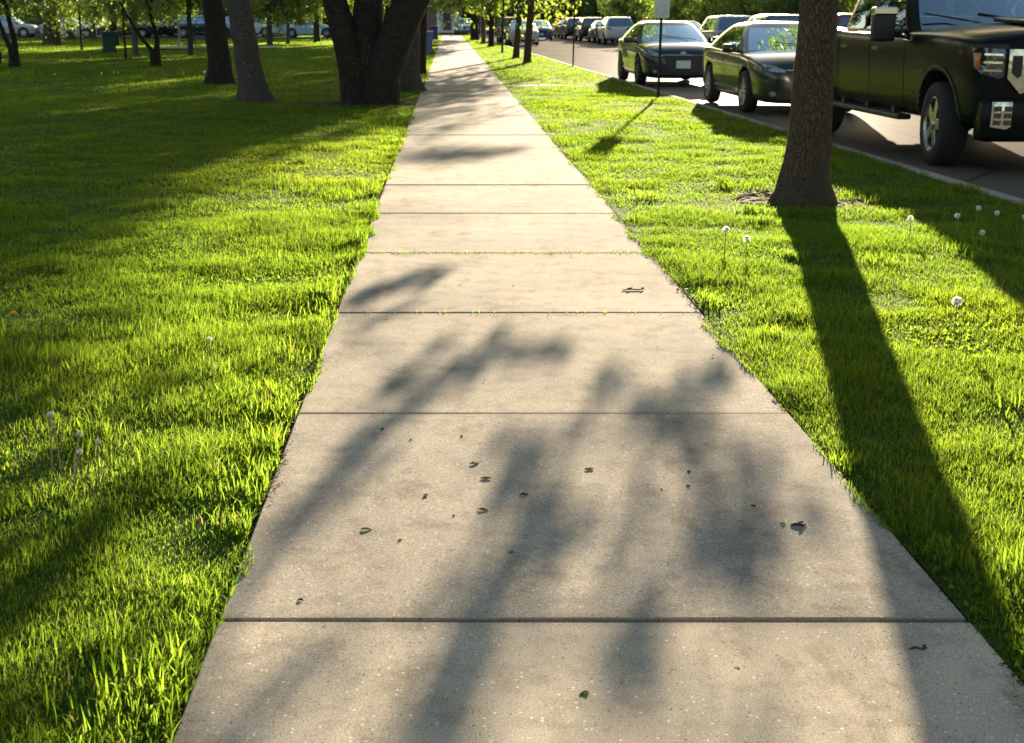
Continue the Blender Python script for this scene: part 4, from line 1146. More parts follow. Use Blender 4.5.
def car(name, label, cat, s, t, col, kind='sedan', face='us', group=None, detail=1, rim='alloy', z=ROAD_Z, world=None, rz=None, spokes=10, pm=None, roofm=None):
    pos = street(s, t, z) if world is None else Vector((world[0], world[1], z))
    ang = (ST_ANG + math.pi if face == 'us' else ST_ANG) if rz is None else rz
    root = empty(name, pos, ang, label, cat, group)
    pm = pm or paint(label[:30] + ' paint', col)
    st = SEDAN if kind == 'sedan' else SUV
    wr = .342 if kind == 'sedan' else .37; hw = .90 if kind == 'sedan' else .93
    wf, wb = (1.38, -1.32) if kind == 'sedan' else (1.40, -1.32)
    body = car_body(st, [pm, M['archdark']], (wf, wb), wr, hw, root)
    if kind == 'sedan':
        g = dict(zb=.955, zr=1.385, xfb=1.30, xft=.34, xrb=-2.02, xrt=-.95, hb=.85, ht=.60, bow=.30, bowr=.18, glass_segs=GS_SEDAN)
        greenhouse(root, g, roofm or pm, M['glass'], SB_SEDAN)
        interior(root, (.25, -.75), .8, .35, 1.08)
    else:
        g = dict(zb=1.045, zr=1.60, xfb=1.25, xft=.55, xrb=-2.18, xrt=-1.75, hb=.875, ht=.66, bow=.18, bowr=.10, glass_segs=GS_SUV)
        greenhouse(root, g, roofm or pm, M['glass'], SB_SUV)
        interior(root, (.3, -.75), .8, .5, 1.25)
    ty = hw - .10
    for wx in (wf, wb):
        for sg in (1, -1): wheel(root, wx, sg * ty, wr, .20, sg, rim, spokes)
    bv = bvh_of(body)
    zs = 0 if kind == 'sedan' else .14
    # headlights
    ol = [(.86, .815 + zs * .6), (.66, .785 + zs * .6), (.47, .715 + zs * .6), (.46, .672 + zs * .6), (.66, .685 + zs * .6), (.845, .745 + zs * .6)]
    for sg in (1, -1):
        hl = decal('headlight', ol if sg > 0 else mirror_y(ol), 'x+', M['lamp'], root, bv, .008, .05)
        if detail > 1:
            decal('indicator', [(sg * .80, .75), (sg * .83, .755), (sg * .83, .775), (sg * .80, .77)], 'x+', M['amber'], hl, bv, .014, .02, sub=1)
    decal('grille', [(-.45, .70 + zs * .6), (.45, .70 + zs * .6), (.42, .57 + zs * .6), (.30, .48 + zs * .6), (-.30, .48 + zs * .6), (-.42, .57 + zs * .6)], 'x+', M['blackplastic'], root, bv, .007, .05)
    decal('air_intake', [(-.62, .36 + zs * .8), (.62, .36 + zs * .8), (.56, .26 + zs * .8), (-.56, .26 + zs * .8)], 'x+', M['blackplastic'], root, bv, .006, .05)
    if detail > 1:
        decal('grille_trim', [(-.45, .715 + zs * .6), (.45, .715 + zs * .6), (.445, .702 + zs * .6), (-.445, .702 + zs * .6)], 'x+', M['chrome'], root, bv, .014, .03, sub=4)
        decal('badge', [(.075 * math.cos(a), .75 + zs * .6 + .028 * math.sin(a)) for a in [i * math.pi / 8 for i in range(16)]], 'x+', M['chrome'], root, bv, .012, .02, sub=1)
        for sg in (1, -1):
            yy = .64
            decal('fog_lamp', [(sg * yy + .05 * math.cos(a), .345 + .04 * math.sin(a)) for a in [i * math.pi / 8 for i in range(16)]], 'x+', M['lamp'], root, bv, .012, .04, sub=1)
    # tail lamps
    ol = [(.84, .90 + zs), (.60, .88 + zs), (.50, .80 + zs), (.62, .76 + zs), (.82, .79 + zs)]
    for sg in (1, -1): decal('tail_light', ol if sg > 0 else mirror_y(ol), 'x-', M['redlamp'], root, bv, .008, .05)
    fx = bv.ray_cast(Vector((5, 0, .47 + zs)), Vector((-1, 0, 0)))[0].x
    rx = bv.ray_cast(Vector((-5, 0, .66 + zs)), Vector((1, 0, 0)))[0].x
    plate(root, rx - .012, .66 + zs, -1)
    if detail > 1: plate(root, fx + .035, .50, 1, .33, .17)
    else: plate(root, fx + .014, .44 + zs, 1)
    # doors: seams, handles
    if detail > 0:
        zt = .915 if kind == 'sedan' else 1.0
        for sg in (1, -1):
            ax = 'y+' if sg > 0 else 'y-'
            for a in ((1.02, -.02), (-.06, -.92)) if kind == 'sedan' else ((1.05, 0.0), (-.05, -.95)):
                mb_pts = [(a[0], zt), (a[0] - .01, zt), (a[0] - .04, .28), (a[0] - .03, .28)]
                decal('door_seam', mb_pts, ax, M['archdark'], root, bv, .0015, .01, sub=4)
                hx = a[1] + .22
                decal('door_handle', [(hx - .09, zt - .13), (hx + .09, zt - .125), (hx + .09, zt - .10), (hx - .09, zt - .105)], ax, M['chrome'] if detail > 1 else pm, root, bv, .028, .03, sub=1)
            if detail > 1:
                decal('door_crease', [(-1.0, .36), (.98, .33), (.98, .35), (-1.0, .385)], ax, pm, root, bv, .012, .02, sub=4)
            decal('side_skirt', [(-.95, .20), (1.0, .20), (1.0, .265), (-.95, .265)], ax, M['blackplastic'], root, bv, .004, .02, sub=3)
            if detail > 1:
                decal('window_trim', [(-1.45, zt + .006), (1.0, zt - .012), (1.0, zt + .006), (-1.45, zt + .024)], ax, M['chrome'], root, bv, .006, .02, sub=5)
    for sg in (1, -1):
        side_mirror(root, .88 if kind == 'sedan' else .95, sg * (.85), 1.02 if kind == 'sedan' else 1.12, sg, pm)
    MB().box((.86, 0, (.90 if kind == 'sedan' else 1.0)), (.55, 1.4, .08), None, .03).build('dashboard', M['blackplastic'], root)
    if detail > 1:
        MB().tube([(1.16, .5, 1.03), (1.06, .15, 1.075), (.98, -.3, 1.115)], .008, 6).build('wiper', M['blackplastic'], root)
    return root

SED1 = car('sedan', 'dark grey-green sedan parked between the pickup and the blue sedan', 'car', 23.2, .52 + .9, (.022, .032, .028), 'sedan', 'us', 'cars parked along the near kerb', 2, 'alloy', spokes=10)
SED2 = car('sedan', 'dark blue sedan with white front plate parked behind the sign pole', 'car', 32.5, .27 + .9, (.005, .014, .034), 'sedan', 'us', 'cars parked along the near kerb', 2, 'darkalloy', spokes=7)
car('sedan', 'silver car parked far up the near kerb behind slim trunks', 'car', 81.6, 1.35, (.50, .50, .48), 'sedan', 'us', 'cars parked along the near kerb', 1)
car('suv', 'black vehicle parked far up the near kerb before the silver car', 'car', 90, 1.3, (.015, .015, .016), 'suv', 'us', 'cars parked along the near kerb', 1)
car('sedan', 'blue car in the road, coming up behind the slim street trees', 'car', 103.5, 4.3, (.06, .12, .30), 'sedan', 'us', None, 1)
car('suv', 'pale van-like car facing us beyond the far end of the parkway', 'car', 0, 0, (.45, .50, .56), 'suv', world=(1.75, 141), rz=-math.pi / 2 + .1, detail=1)
FARK = 'cars parked along the far kerb'
for s, c, k, lab in [(38.5, (.22, .025, .030), 'suv', 'dark red vehicle across the street glimpsed between trunk and pickup'),
                     (46.5, (.03, .03, .032), 'suv', 'black car across the street hidden behind the grey-green sedan'),
                     (54.3, (.42, .44, .46), 'suv', 'light silver car across the street right of the blue sedan'),
                     (62.5, (.05, .025, .03), 'sedan', 'dark maroon car across the street above the blue sedan'),
                     (72, (.06, .065, .07), 'sedan', 'charcoal car across the street hidden by the blue sedan'),
                     (83.6, (.66, .66, .66), 'suv', 'white vehicle with dark rear window parked at the far kerb'),
                     (90.2, (.03, .012, .013), 'sedan', 'black car just ahead of the white vehicle at the far kerb'),
                     (97.3, (.018, .020, .026), 'suv', 'dark vehicle right of the black pole, rear towards us'),
                     (106, (.03, .032, .035), 'suv', 'small dark car at the far kerb left of the black pole'),
                     (113.5, (.12, .12, .122), 'sedan', 'farthest dark car at the far kerb')]:
    car('suv' if k == 'suv' else 'sedan', lab, 'car', s, ROAD_W - 1.15 - .3 * rnd.random(), c, k, 'away', FARK, 1)
SIDEG = 'cars parked on the street beyond the park'
for x, c, k, f, lab in [(-34.3, (.40, .42, .44), 'suv', 0, 'silver car at far left on the street beyond the park'),
                        (-29.4, (.42, .50, .56), 'sedan', 0, 'pale blue car behind the stout old trunk'),
                        (-25.0, (.03, .03, .032), 'sedan', math.pi, 'dark car in front of the cream house'),
                        (-23.0, (.014, .014, .016), 'sedan', math.pi, 'black sedan with pale windshield behind the crooked forked tree'),
                        (-19.2, (.02, .02, .024), 'suv', 0, 'black vehicle below the blue-grey house'),
                        (-16.0, (.6, .6, .6), 'suv', 0, 'white car peeking out behind the grey leaning trunk'),
                        (-10.8, (.38, .50, .60), 'sedan', 0, 'light blue car beyond the trunk between the two big trees')]:
    car('suv' if k == 'suv' else 'sedan', lab, 'car', 0, 0, c, k, world=(x, 105.0 if x not in (-23.0, -16.0) else 108.3), rz=f, z=.021, group=SIDEG, detail=1)

# --- pickup truck
def pickup():
    root = empty('pickup_truck', street(15.95, .56 + 1.03), ST_ANG + math.pi, 'big black crew-cab pickup with chrome trim parked at the right kerb', 'truck')
    pm = pbr('pickup black paint', (.006, .009, .009), .30, coat=.09, spec=.08, var=.05, vscale=1.5)
    st = [(-3.12, .93, .60, 1.28, 1.31), (-3.09, .99, .52, 1.36, 1.39), (-2.9, 1.02, .48, 1.39, 1.41), (-1.93, 1.03, .45, 1.39, 1.41), (-1.2, 1.015, .42, 1.35, 1.365), (0, 1.01, .42, 1.33, 1.345),
          (1.0, 1.01, .42, 1.335, 1.37), (1.45, 1.015, .42, 1.355, 1.45), (2.1, 1.035, .42, 1.345, 1.44), (2.7, 1.03, .42, 1.32, 1.41), (2.95, 1.01, .42, 1.30, 1.39), (3.06, .97, .42, 1.26, 1.355), (3.12, .91, .45, 1.19, 1.28)]
    wf, wb, wr = 2.2, -1.85, .43
    body = car_body(st, [pm, M['archdark']], (wf, wb), wr, 1.03, root, cavity=((-2.13, 0, 1.3), (1.70, 1.66, 1.1)), arch=1.24)
    g = dict(zb=1.335, zr=1.90, xfb=1.36, xft=.62, xrb=-1.20, xrt=-1.08, hb=.965, ht=.76, bow=.17, bowr=.03, glass_segs={0: [1, 2, 3, 4], 1: [6, 7, 8, 9]})
    g['side_glass'] = M['tintglass']
    greenhouse(root, g, pm, M['glass'], [0, .04, .14, .26, .38, .49, .535, .64, .75, .86, .955, 1.0])
    interior(root, (.35, -.6), .95, .75, 1.62)
    MB().box((1.0, 0, 1.32), (.5, 1.7, .12), None, .03).build('dashboard', M['blackplastic'], root)
    bp = MB().box((3.09, 0, .535), (.24, 1.86, .42), None, .06).build('bumper', pm, root, True)
    v_ = [v.co.copy() for v in body.data.vertices]; o_ = len(v_)
    bv = BVHTree.FromPolygons(v_ + [v.co.copy() for v in bp.data.vertices], [tuple(p.vertices) for p in body.data.polygons] + [tuple(q + o_ for q in p.vertices) for p in bp.data.polygons])
    for wx, stz in ((wf, -.10), (wb, 0)):
        for sg in (1, -1): wheel(root, wx, sg * .90, wr, .27, sg, 'alloy', 5, stz, 'fat')
    # front face
    fx = 3.12
    for sg in (1, -1):
        hl_o = [(.995, 1.225), (.74, 1.215), (.73, .95), (.78, .92), (.94, .97), (.985, 1.03)]
        hl = decal('headlight', hl_o if sg > 0 else mirror_y(hl_o), 'x+', M['lampdark'], root, bv, .012, .06)
        bez_o = [(.995, 1.25), (.71, 1.245), (.71, 1.205), (.995, 1.215)]
        decal('headlight_bezel', bez_o if sg > 0 else mirror_y(bez_o), 'x+', M['blackplastic'], hl, bv, .022, .05)
        for q in range(3):
            z = 1.15 - q * .075
            oo = [(.93, z + .012), (.76, z + .008), (.76, z - .012), (.93, z - .008)]
            decal('led_bar', oo if sg > 0 else mirror_y(oo), 'x+', M['chrome'], hl, bv, .020, .02, sub=2)
        am = [(.99, 1.165), (.955, 1.165), (.955, 1.02), (.98, 1.04)]
        decal('indicator', am if sg > 0 else mirror_y(am), 'x+', M['amber'], hl, bv, .020, .02, sub=2)
        cs = [(.705, 1.20), (.51, 1.20), (.51, .80), (.57, .78), (.705, .93)]
        ch = decal('chrome_surround', cs if sg > 0 else mirror_y(cs), 'x+', M['chrome'], root, bv, .03, .05)
        ci = [(.67, 1.14), (.575, 1.14), (.575, .95), (.61, .93), (.67, .98)]
        decal('surround_inset', ci if sg > 0 else mirror_y(ci), 'x+', M['blackplastic'], ch, bv, .036, .02)
        fg = [(.86, .71), (.66, .71), (.66, .475), (.71, .45), (.86, .475)]
        fl = decal('fog_lamp', fg if sg > 0 else mirror_y(fg), 'x+', M['chrome'], root, bv, .02, .05)
        for cx in (.70, .80):
            for cz in (.515, .58, .645):
                f2 = [(cx + .035, cz + .024), (cx - .035, cz + .024), (cx - .035, cz - .024), (cx + .035, cz - .024)]
                decal('lens', f2 if sg > 0 else mirror_y(f2), 'x+', M['lampdark'], fl, bv, .028, .02, sub=1)
        MB().box((3.17, sg * .30, .48), (.08, .10, .12), None, .02).build('tow_hook', M['chrome'], root)
    decal('grille', [(-.50, 1.22), (.50, 1.22), (.50, .80), (.44, .74), (-.44, .74), (-.50, .80)], 'x+', M['blackplastic'], root, bv, .012, .05)
    gb = MB()
    for zz in (.86, .95, 1.04, 1.13):
        for yy in np.linspace(-.42, .42, 7):
            pts = []
            for i in range(13):
                a = 2 * math.pi * i / 12; pts.append((3.158, yy + .050 * math.copysign(abs(math.cos(a)) ** .5, math.cos(a)), zz + .032 * math.copysign(abs(math.sin(a)) ** .5, math.sin(a))))
            gb.tube(pts, .007, 6, False)
    gb.build('grille_insert', M['chrome'], root, True)
    fr = MB().tube([(3.15, -.50, 1.215), (3.15, -.50, .81), (3.15, -.43, .735), (3.15, .43, .735), (3.15, .50, .81), (3.15, .50, 1.215), (3.15, -.50, 1.215)], .022, 8)
    fr.build('grille_frame', M['chrome'], root, True)
    MB().box((-3.16, 0, .62), (.16, 1.95, .22), None, .05).build('rear_bumper', M['chrome'], root, True)
    for sg in (1, -1):
        ax = 'y+' if sg > 0 else 'y-'
        for x0 in (1.18, .02, -1.12):
            decal('door_seam', [(x0, 1.31), (x0 - .012, 1.31), (x0 - .012, .50), (x0, .50)], ax, M['archdark'], root, bv, .002, .01, sub=5)
        for hx in (.26, -.86):
            decal('door_handle', [(hx - .10, 1.14), (hx + .10, 1.14), (hx + .10, 1.175), (hx - .10, 1.175)], ax, M['chrome'], root, bv, .035, .03, sub=1)
        decal('belt_trim', [(-1.15, 1.315), (1.05, 1.312), (1.05, 1.329), (-1.15, 1.332)], ax, M['chrome'], root, bv, .008, .02, sub=5)
        decal('fender_vent', [(1.32, 1.31), (1.10, 1.31), (1.10, 1.265), (1.32, 1.25)], ax, M['chrome'], root, bv, .012, .02, sub=3)
        ar = []
        for i in range(25):
            a = math.pi * (.04 + .92 * i / 24); ar.append((wf + .60 * math.cos(a), wr + .60 * math.sin(a)))
        for i in range(24, -1, -1):
            a = math.pi * (.04 + .92 * i / 24); ar.append((wf + .535 * math.cos(a), wr + .535 * math.sin(a)))
        decal('arch_trim', ar, ax, M['blackplastic'], root, bv, .010, .03, sub=1)
        decal('body_crease', [(-1.15, .72), (1.5, .70), (1.5, .715), (-1.15, .74)], ax, pm, root, bv, .012, .02, sub=4)
        decal('bed_seam', [(-1.21, 1.33), (-1.222, 1.33), (-1.222, .5), (-1.21, .5)], ax, M['archdark'], root, bv, .002, .01, sub=5)
        decal('fuel_door' if sg < 0 else 'bed_badge', [(-1.52, 1.12), (-1.36, 1.12), (-1.36, 1.16), (-1.52, 1.16)], ax, M['chrome'] if sg > 0 else pm, root, bv, .004, .01, sub=2)
        sb = MB().box((.10, sg * 1.02, .44), (2.55, .16, .06), None, .02)
        for bx in (1.0, 0.1, -.8): sb.box((bx, sg * .90, .50), (.08, .24, .06))
        sb.build('running_board', M['blackplastic'], root)
        side_mirror(root, 1.02, sg * .97, 1.42, sg, M['blackplastic'], (.14, .25, .36), True, .12)
        MB().tube([(1.06, sg * .94, 1.36), (1.06, sg * 1.14, 1.34)], .03, 8).build('mirror_arm', M['blackplastic'], root)
        decal('rocker_panel', [(-1.3, .44), (1.4, .44), (1.4, .54), (-1.3, .54)], ax, M['blackplastic'], root, bv, .003, .01, sub=4)
        tl = [(.99, 1.30), (.84, 1.30), (.84, .92), (.99, .95)]
        decal('tail_light', tl if sg > 0 else mirror_y(tl), 'x-', M['redlamp'], root, bv, .01, .05)
    # hood scoop, wipers, chassis
    MB().box((2.3, 0, 1.452), (1.1, .62, .05), Matrix.Rotation(.05, 3, 'Y'), .02).build('hood_scoop', pm, root, True)
    for yy in (.35, -.25):
        MB().tube([(1.30, yy, 1.44), (1.16, yy - .3, 1.50), (1.10, yy - .55, 1.54)], .010, 6).build('wiper', M['blackplastic'], root)
    ch = MB()
    for sg in (1, -1): ch.box((-.3, sg * .45, .55), (5.4, .12, .18))
    ch.tube([(wb, -.8, wr), (wb, .8, wr)], .06, 8); ch.tube([(wf, -.8, wr), (wf, .8, wr)], .05, 8)
    ch.box((-.7, .1, .48), (.9, .5, .22), None, .05)
    ch.build('chassis', M['archdark'], root)
    return root
pickup()

# ------------------------------------------------------------------ street furniture
def sign_pole(name, label, x, y, h, sign=None):
    x, y = g2(x, y)
    root = empty(name, (x, y, 0), 0, label, 'sign' if sign else 'pole')
    mb = MB()
    # U-channel post with punched look
    w, d, t = .045, .035, .006
    prof = [(-w / 2, d / 2), (-w / 2, -d / 2 + t), (-w / 4, -d / 2), (w / 4, -d / 2), (w / 2, -d / 2 + t), (w / 2, d / 2), (w / 2 - t, d / 2), (w / 4 - t, -d / 2 + t), (-w / 4 + t, -d / 2 + t), (-w / 2 + t, d / 2)]
    n = len(prof)
    vs = [(a, b, -.1) for a, b in prof] + [(a, b, h) for a, b in prof]
    mb.add(vs, [(i, (i + 1) % n, n + (i + 1) % n, n + i) for i in range(n)] + [tuple(range(n, 2 * n))])
    mb.build('post', M['polemetal'], root)
    if sign:
        for (z0, z1, sw, ang) in sign:
            rot = Matrix.Rotation(ang, 3, 'Z')
            o = MB().box((0, -.03, (z0 + z1) / 2), (sw, .004, z1 - z0), rot).build('sign_panel', M['signwhite'], root)
            MB().box((0, -.036, z1 - .05), (.014, .010, .014), rot).box((0, -.036, z0 + .05), (.014, .010, .014), rot).build('bolt', M['galv'], o)
    return root
sign_pole('sign_post', 'dark post carrying a small white sign on the parkway', 4.62, 22.76, 1.79, [(1.40, 1.78, .27, -.2)])
sign_pole('pole', 'bare black pole by the kerb beyond the carriage walk', 4.60, 38.46, 3.6)
lp = empty('lamp_post', (*g2(-17.44, 68.4), 0), 0, 'pale lamp post on the park lawn right of the crooked forked tree', 'lamp post')
MB().lathe([(.10, -.05), (.10, .12), (.06, .2), (.055, .3), (.045, 4.8)], 14).build('pole', M['galv'], lp, True)
MB().lathe([(.08, 4.8), (.20, 4.95), (.22, 5.3), (.12, 5.42), (.01, 5.5)], 14).build('lamp_head', M['trim'], lp, True)

def wheelie_bin(name, label, x, y, w, h, body, lid, rz=0.):
    x, y = g2(x, y); w *= .85; h *= .85
    root = empty(name, (x, y, float(lawn_z(x, y))), rz, label, 'bin')
    d = w * 1.05; t = .78
    def frus(z0, z1, s0, s1, inset=0):
        a, b = (w * s0 / 2 - inset, d * s0 / 2 - inset), (w * s1 / 2 - inset, d * s1 / 2 - inset)
        return [(-a[0], -a[1], z0), (a[0], -a[1], z0), (a[0], a[1], z0), (-a[0], a[1], z0), (-b[0], -b[1], z1), (b[0], -b[1], z1), (b[0], b[1], z1), (-b[0], b[1], z1)]
    F = [(0, 1, 5, 4), (1, 2, 6, 5), (2, 3, 7, 6), (3, 0, 4, 7), (3, 2, 1, 0), (4, 5, 6, 7)]
    MB().add(frus(.05, h * .9, t, .97), F).build('bin_body', body, root)
    rim = MB().box((0, 0, h * .915), (w * 1.02, d * 1.02, h * .05), None, .01)
    for k in (-.3, 0, .3): rim.box((w * k, -d * .49, h * .86), (.02, .05, h * .06))
    rim.build('rim', body, root)
    l = MB().box((0, 0, h * .965), (w * 1.04, d * 1.06, h * .05), None, .02); l.build('lid', lid, root)
    MB().tube([(-w * .4, d * .58, h * .93), (w * .4, d * .58, h * .93)], .018, 8).build('handle', body, root)
    for s in (-1, 1):
        MB().lathe([(.03, -.03), (.11, -.03), (.12, 0), (.11, .03), (.03, .03)], 18, 'x', (s * w * .42, d * .40, .12)).build('wheel', M['rubber'], root)
    return root
wheelie_bin('wheelie_bin', 'green wheelie bin with lid standing on the left lawn', -17.34, 53.8, .74, 1.08, M['binn'], M['binlid'], .3)
wheelie_bin('trash_can', 'dark bin at the far edge of the left lawn beyond the stout trunk', -33.27, 93.0, .72, 1.3, M['bindark'], M['bindark'], .1)
wheelie_bin('recycling_bin', 'blue-grey bin at the left sidewalk edge behind the tree trunks', -1.0, 52.8, .50, 1.12, M['binblue'], M['signwhite'], 0)
wheelie_bin('recycling_bin', 'purple bin at the left sidewalk edge near its far end', -1.15, 88.0, .70, 1.15, M['binpurple'], M['binpurple'], 0)

def picnic_table(x, y):
    x, y = g2(x, y)
    root = empty('picnic_table', (x, y, 0), .3, 'dark picnic table behind the black trunk', 'picnic table')
    tp = MB()
    for k in range(5): tp.box((0, -.30 + .15 * k, .75), (1.8, .14, .04), None, .006)
    tp.build('tabletop', M['table'], root)
    for s in (-1, 1):
        b = MB()
        for k in range(2): b.box((0, s * (.62 + .14 * k), .45), (1.8, .13, .04), None, .006)
        b.build('bench', M['table'], root)
    for sx in (-.65, .65):
        l = MB().tube([(sx, -.75, 0), (sx, -.25, .73)], .03, 8).tube([(sx, .75, 0), (sx, .25, .73)], .03, 8).tube([(sx, -.72, .42), (sx, .72, .42)], .025, 8)
        l.build('leg_frame', M['table'], root)
picnic_table(-14.5, 63.4)
strip('park_path', [g2(-17.8, 60.5), g2(-10.5, 61.5), g2(-10.5, 65.5), g2(-17.5, 65)], .045, M['concrete'])

# ------------------------------------------------------------------ small things in the grass and on the concrete
def puff(label, x, y, h, r=.0085, lean=(0, 0), mat='stalkgreen', kind='fluff', group='dandelion seed heads in the grass'):
    x, y = g2(x, y); h *= .85
    z = float(lawn_z(x, y))
    root = empty('dandelion', (x, y, z), rnd.uniform(0, 6), label, 'dandelion', group)
    top = Vector((lean[0], lean[1], h))
    MB().tube([(0, 0, -.01), (lean[0] * .3, lean[1] * .3, h * .5), top], .0022, 6).build('stem', M[mat], root)
    mb = MB(); g = random.Random(int(abs(x * 1000 + y * 77)))
    if kind == 'fluff':
        mb.lathe([(.0015, -.004), (.005, -.002), (.006, .002), (.002, .006)], 8, c=top)
        for k in range(56):
            v = Vector((g.gauss(0, 1), g.gauss(0, 1), g.gauss(0, 1))).normalized()
            a = top + v * .005; b = top + v * r * g.uniform(.85, 1.05)
            u = v.orthogonal().normalized(); w = v.cross(u)
            for j in range(2):
                an = j * math.pi / 2 + g.uniform(0, 1); q = (u * math.cos(an) + w * math.sin(an)) * r * .34
                mb.add([a, b + q, b - q], [(0, 1, 2)])
        mb.build('seed_head', M['fluff'], root)
    else:
        for k in range(36):
            an = g.uniform(0, 6.28); el = g.uniform(.15, 1.2)
            v = Vector((math.cos(an) * math.cos(el), math.sin(an) * math.cos(el), math.sin(el)))
            u = v.orthogonal().normalized() * .003
            mb.add([top - u * .4, top + u * .4, top + v * r + u, top + v * r - u], [(0, 1, 2, 3)])
        mb.build('flower', M['petal'], root)
    return root
puff('white seed head alone in bright grass right of the trunk shadow', 2.76, 5.22, .17, .022)
puff('left one of two white seed heads near the sidewalk edge', 2.05, 7.29, .15, .02)
puff('right one of two white seed heads near the sidewalk edge', 2.12, 6.99, .14, .02)
for i, (x, y, h) in enumerate([(3.64, 7.8, .15), (3.95, 7.65, .2), (4.12, 7.75, .24), (4.35, 7.9, .18), (4.42, 7.6, .2), (3.98, 7.35, .13)]):
    puff('small seed head in the loose cluster below the pickup shadow', x, y, h, .017, (rnd.uniform(-.02, .02), 0), group='seed heads below the pickup shadow')
for i in range(9):
    puff('tiny white seed head on the shaded back lawn', rnd.uniform(-13, -7), rnd.uniform(24, 37), rnd.uniform(.12, .2), .02, group='seed heads on the back lawn')
puff('yellow dandelion flower on the left lawn', -2.42, 5.35, .06, .018, kind='flower', group=None)
puff('dry seed stalk standing taller than the grass left of the sidewalk', -1.06, 4.25, .26, .010, (.01, 0), 'stalk', group=None)
for (x, y, h, le) in [(-1.50, 3.46, .20, (-.03, .02)), (-1.46, 3.44, .22, (-.01, .02)), (-1.40, 3.40, .13, (-.09, .0)), (-1.27, 3.30, .17, (.005, 0)), (-1.36, 3.3, .11, (.06, .02))]:
    puff('bent dry dandelion stalk in the shaded clump at lower left', x, y, h, .009, le, 'stalk', group='dry dandelion stalks at lower left')

def scrap(x, y, L, rz, mat, seed, kind='leaf'):
    x, y = g2(x, y); L *= .66; g = random.Random(seed); V = []; F = []
    n = 6
    for i in range(n + 1):
        t = i / n; w = L * .24 * math.sin(math.pi * min(1, t * .94 + .04)) * g.uniform(.75, 1.2)
        zz = .002 + L * .05 * math.sin(t * 2.6 + seed) ** 2
        V += [(L * (t - .5), -w, zz + w * .25), (L * (t - .5), 0, zz), (L * (t - .5), w, zz + w * g.uniform(.1, .4))]
    for i in range(n):
        F += [(3 * i, 3 * i + 1, 3 * i + 4, 3 * i + 3), (3 * i + 1, 3 * i + 2, 3 * i + 5, 3 * i + 4)]
    V2 = [(a, b, c - .0015) for a, b, c in V]; F2 = [tuple(len(V) + q for q in reversed(f)) for f in F]
    return obj_from('fallen_leaf', V + V2, F + F2, M[mat], loc=(x, y, .006)), rz
LEAVES = [(.10, 3.47, .05, .4), (.14, 3.34, .055, .05), (.34, 2.09, .055, 1.0), (.27, 3.21, .045, .3), (.53, 3.42, .05, .3), (-.27, 3.81, .04, 1.4), (-.27, 2.95, .05, .1), (-.08, 3.20, .04, 1.3), (.12, 3.09, .05, 2.9),
          (1.12, 2.99, .03, .4), (.02, 3.05, .02, 1), (-.15, 3.7, .025, 2), (.20, 2.8, .02, .4), (.75, 2.2, .03, 2.3), (.9, 3.4, .03, 1.1)]
for i, (x, y, L, rz) in enumerate(LEAVES):
    o, r = scrap(x, y, L, rz, 'scrapleaf', i + 1); o.rotation_euler = (0, 0, r)
    if i == 2: tag(o, 'green leaf scrap nearest us on the front slab', 'leaf', 'leaf scraps on the sidewalk')
    elif i == 6: tag(o, 'thin leaf scrap at the left of the second slab, nearest the lawn', 'leaf', 'leaf scraps on the sidewalk')
    else: tag(o, 'small green leaf scrap scattered on the sidewalk', 'leaf', 'leaf scraps on the sidewalk')
for i in range(26):
    y = rnd.uniform(2.0, 7.5); x = rnd.uniform(SW0 + .08, SW1 - .08) / .831
    o, r = scrap(x, y, rnd.uniform(.012, .028), 0, 'scrapbrown', i + 40); o.rotation_euler = (0, 0, rnd.uniform(0, 6)); o.name = 'bark_crumb'
    tag(o, 'tiny brown crumb lying on the sidewalk', 'crumb', 'brown crumbs on the sidewalk')
def twig(label, x, y, L, rz, bits):
    x, y = g2(x, y); L *= .85
    mb = MB().tube([(-L / 2, 0, .003), (-L * .15, .006, .005), (L * .2, -.004, .004), (L / 2, .004, .004)], [.003, .004, .004, .002], 6)
    for a, b in bits: mb.tube([(a, 0, .010), (a + b * .6, abs(b) * .5, .009), (a + b, abs(b) * .8, .007)], [.003, .003, .002], 5)
    o = mb.build('twig', M['twig'], loc=(x, y, .005)); o.rotation_euler = (0, 0, rz)
    return tag(o, label, 'twig')
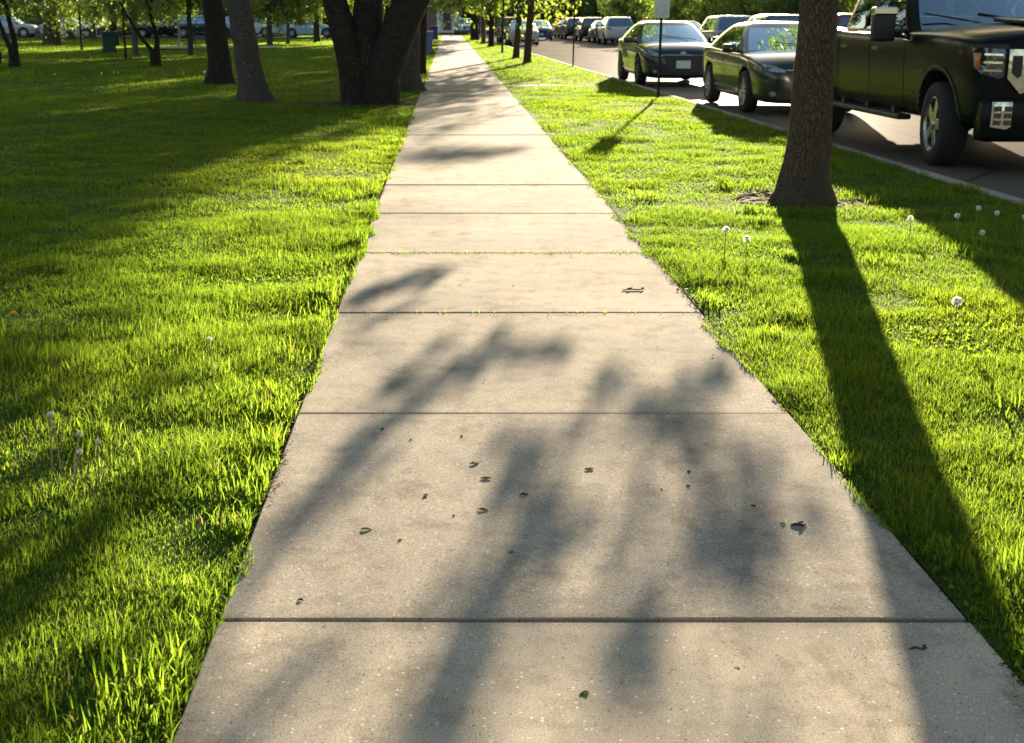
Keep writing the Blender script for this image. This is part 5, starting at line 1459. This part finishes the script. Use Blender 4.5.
twig('dark twig lying across the fourth slab at right', 1.16, 6.07, .14, .12, [(-.03, .03), (.04, .02)])
twig('short dark twig on the right part of the slab beside the trunk shadow', 1.17, 2.98, .05, .0, [(.0, .015)])
twig('tiny twig at the right end of the front slab', 1.26, 2.28, .05, .1, [(.01, .01)])

# ------------------------------------------------------------------ world, sun, camera
w = bpy.data.worlds.new('World'); SC.world = w; w.use_nodes = True
nt = w.node_tree; bgn = nt.nodes['Background']
sky = nt.nodes.new('ShaderNodeTexSky'); sky.sky_type = 'NISHITA'; sky.sun_disc = False
sky.sun_elevation = SUN_EL; sky.sun_rotation = SUN_AZ; sky.air_density = 1.0; sky.dust_density = 1.5; sky.ozone_density = 1.0
nt.links.new(sky.outputs[0], bgn.inputs[0]); bgn.inputs[1].default_value = .05
sd = bpy.data.lights.new('sun', 'SUN'); sd.energy = 5.0; sd.angle = R(.45); sd.color = (1.0, .84, .62)
so = bpy.data.objects.new('sun', sd); COL.objects.link(so)
dirv = Vector((math.sin(SUN_AZ) * math.cos(SUN_EL), math.cos(SUN_AZ) * math.cos(SUN_EL), math.sin(SUN_EL)))
so.rotation_euler = dirv.to_track_quat('Z', 'Y').to_euler(); so.location = (30, 60, 40)

cam = bpy.data.cameras.new('camera'); co = bpy.data.objects.new('camera', cam); COL.objects.link(co)
co.location = (0, 0, 1.36); co.rotation_euler = (R(90 - 15.13), 0, 0)
cam.sensor_width = 36; cam.lens = 1300 / 1024 * 36; cam.shift_x = 64 / 1024
cam.clip_start = .05; cam.clip_end = 3000
cam.dof.use_dof = True; cam.dof.focus_distance = 4.5; cam.dof.aperture_fstop = 9
SC.camera = co
SC.view_settings.view_transform = 'Standard'; SC.view_settings.look = 'None'; SC.view_settings.exposure = 2.55; SC.view_settings.gamma = 1
SC.cycles.use_denoising = True
SC.cycles.max_bounces = 8; SC.cycles.transparent_max_bounces = 8; SC.cycles.diffuse_bounces = 3; SC.cycles.glossy_bounces = 3; SC.cycles.transmission_bounces = 4
SC.cycles.sample_clamp_indirect = 6
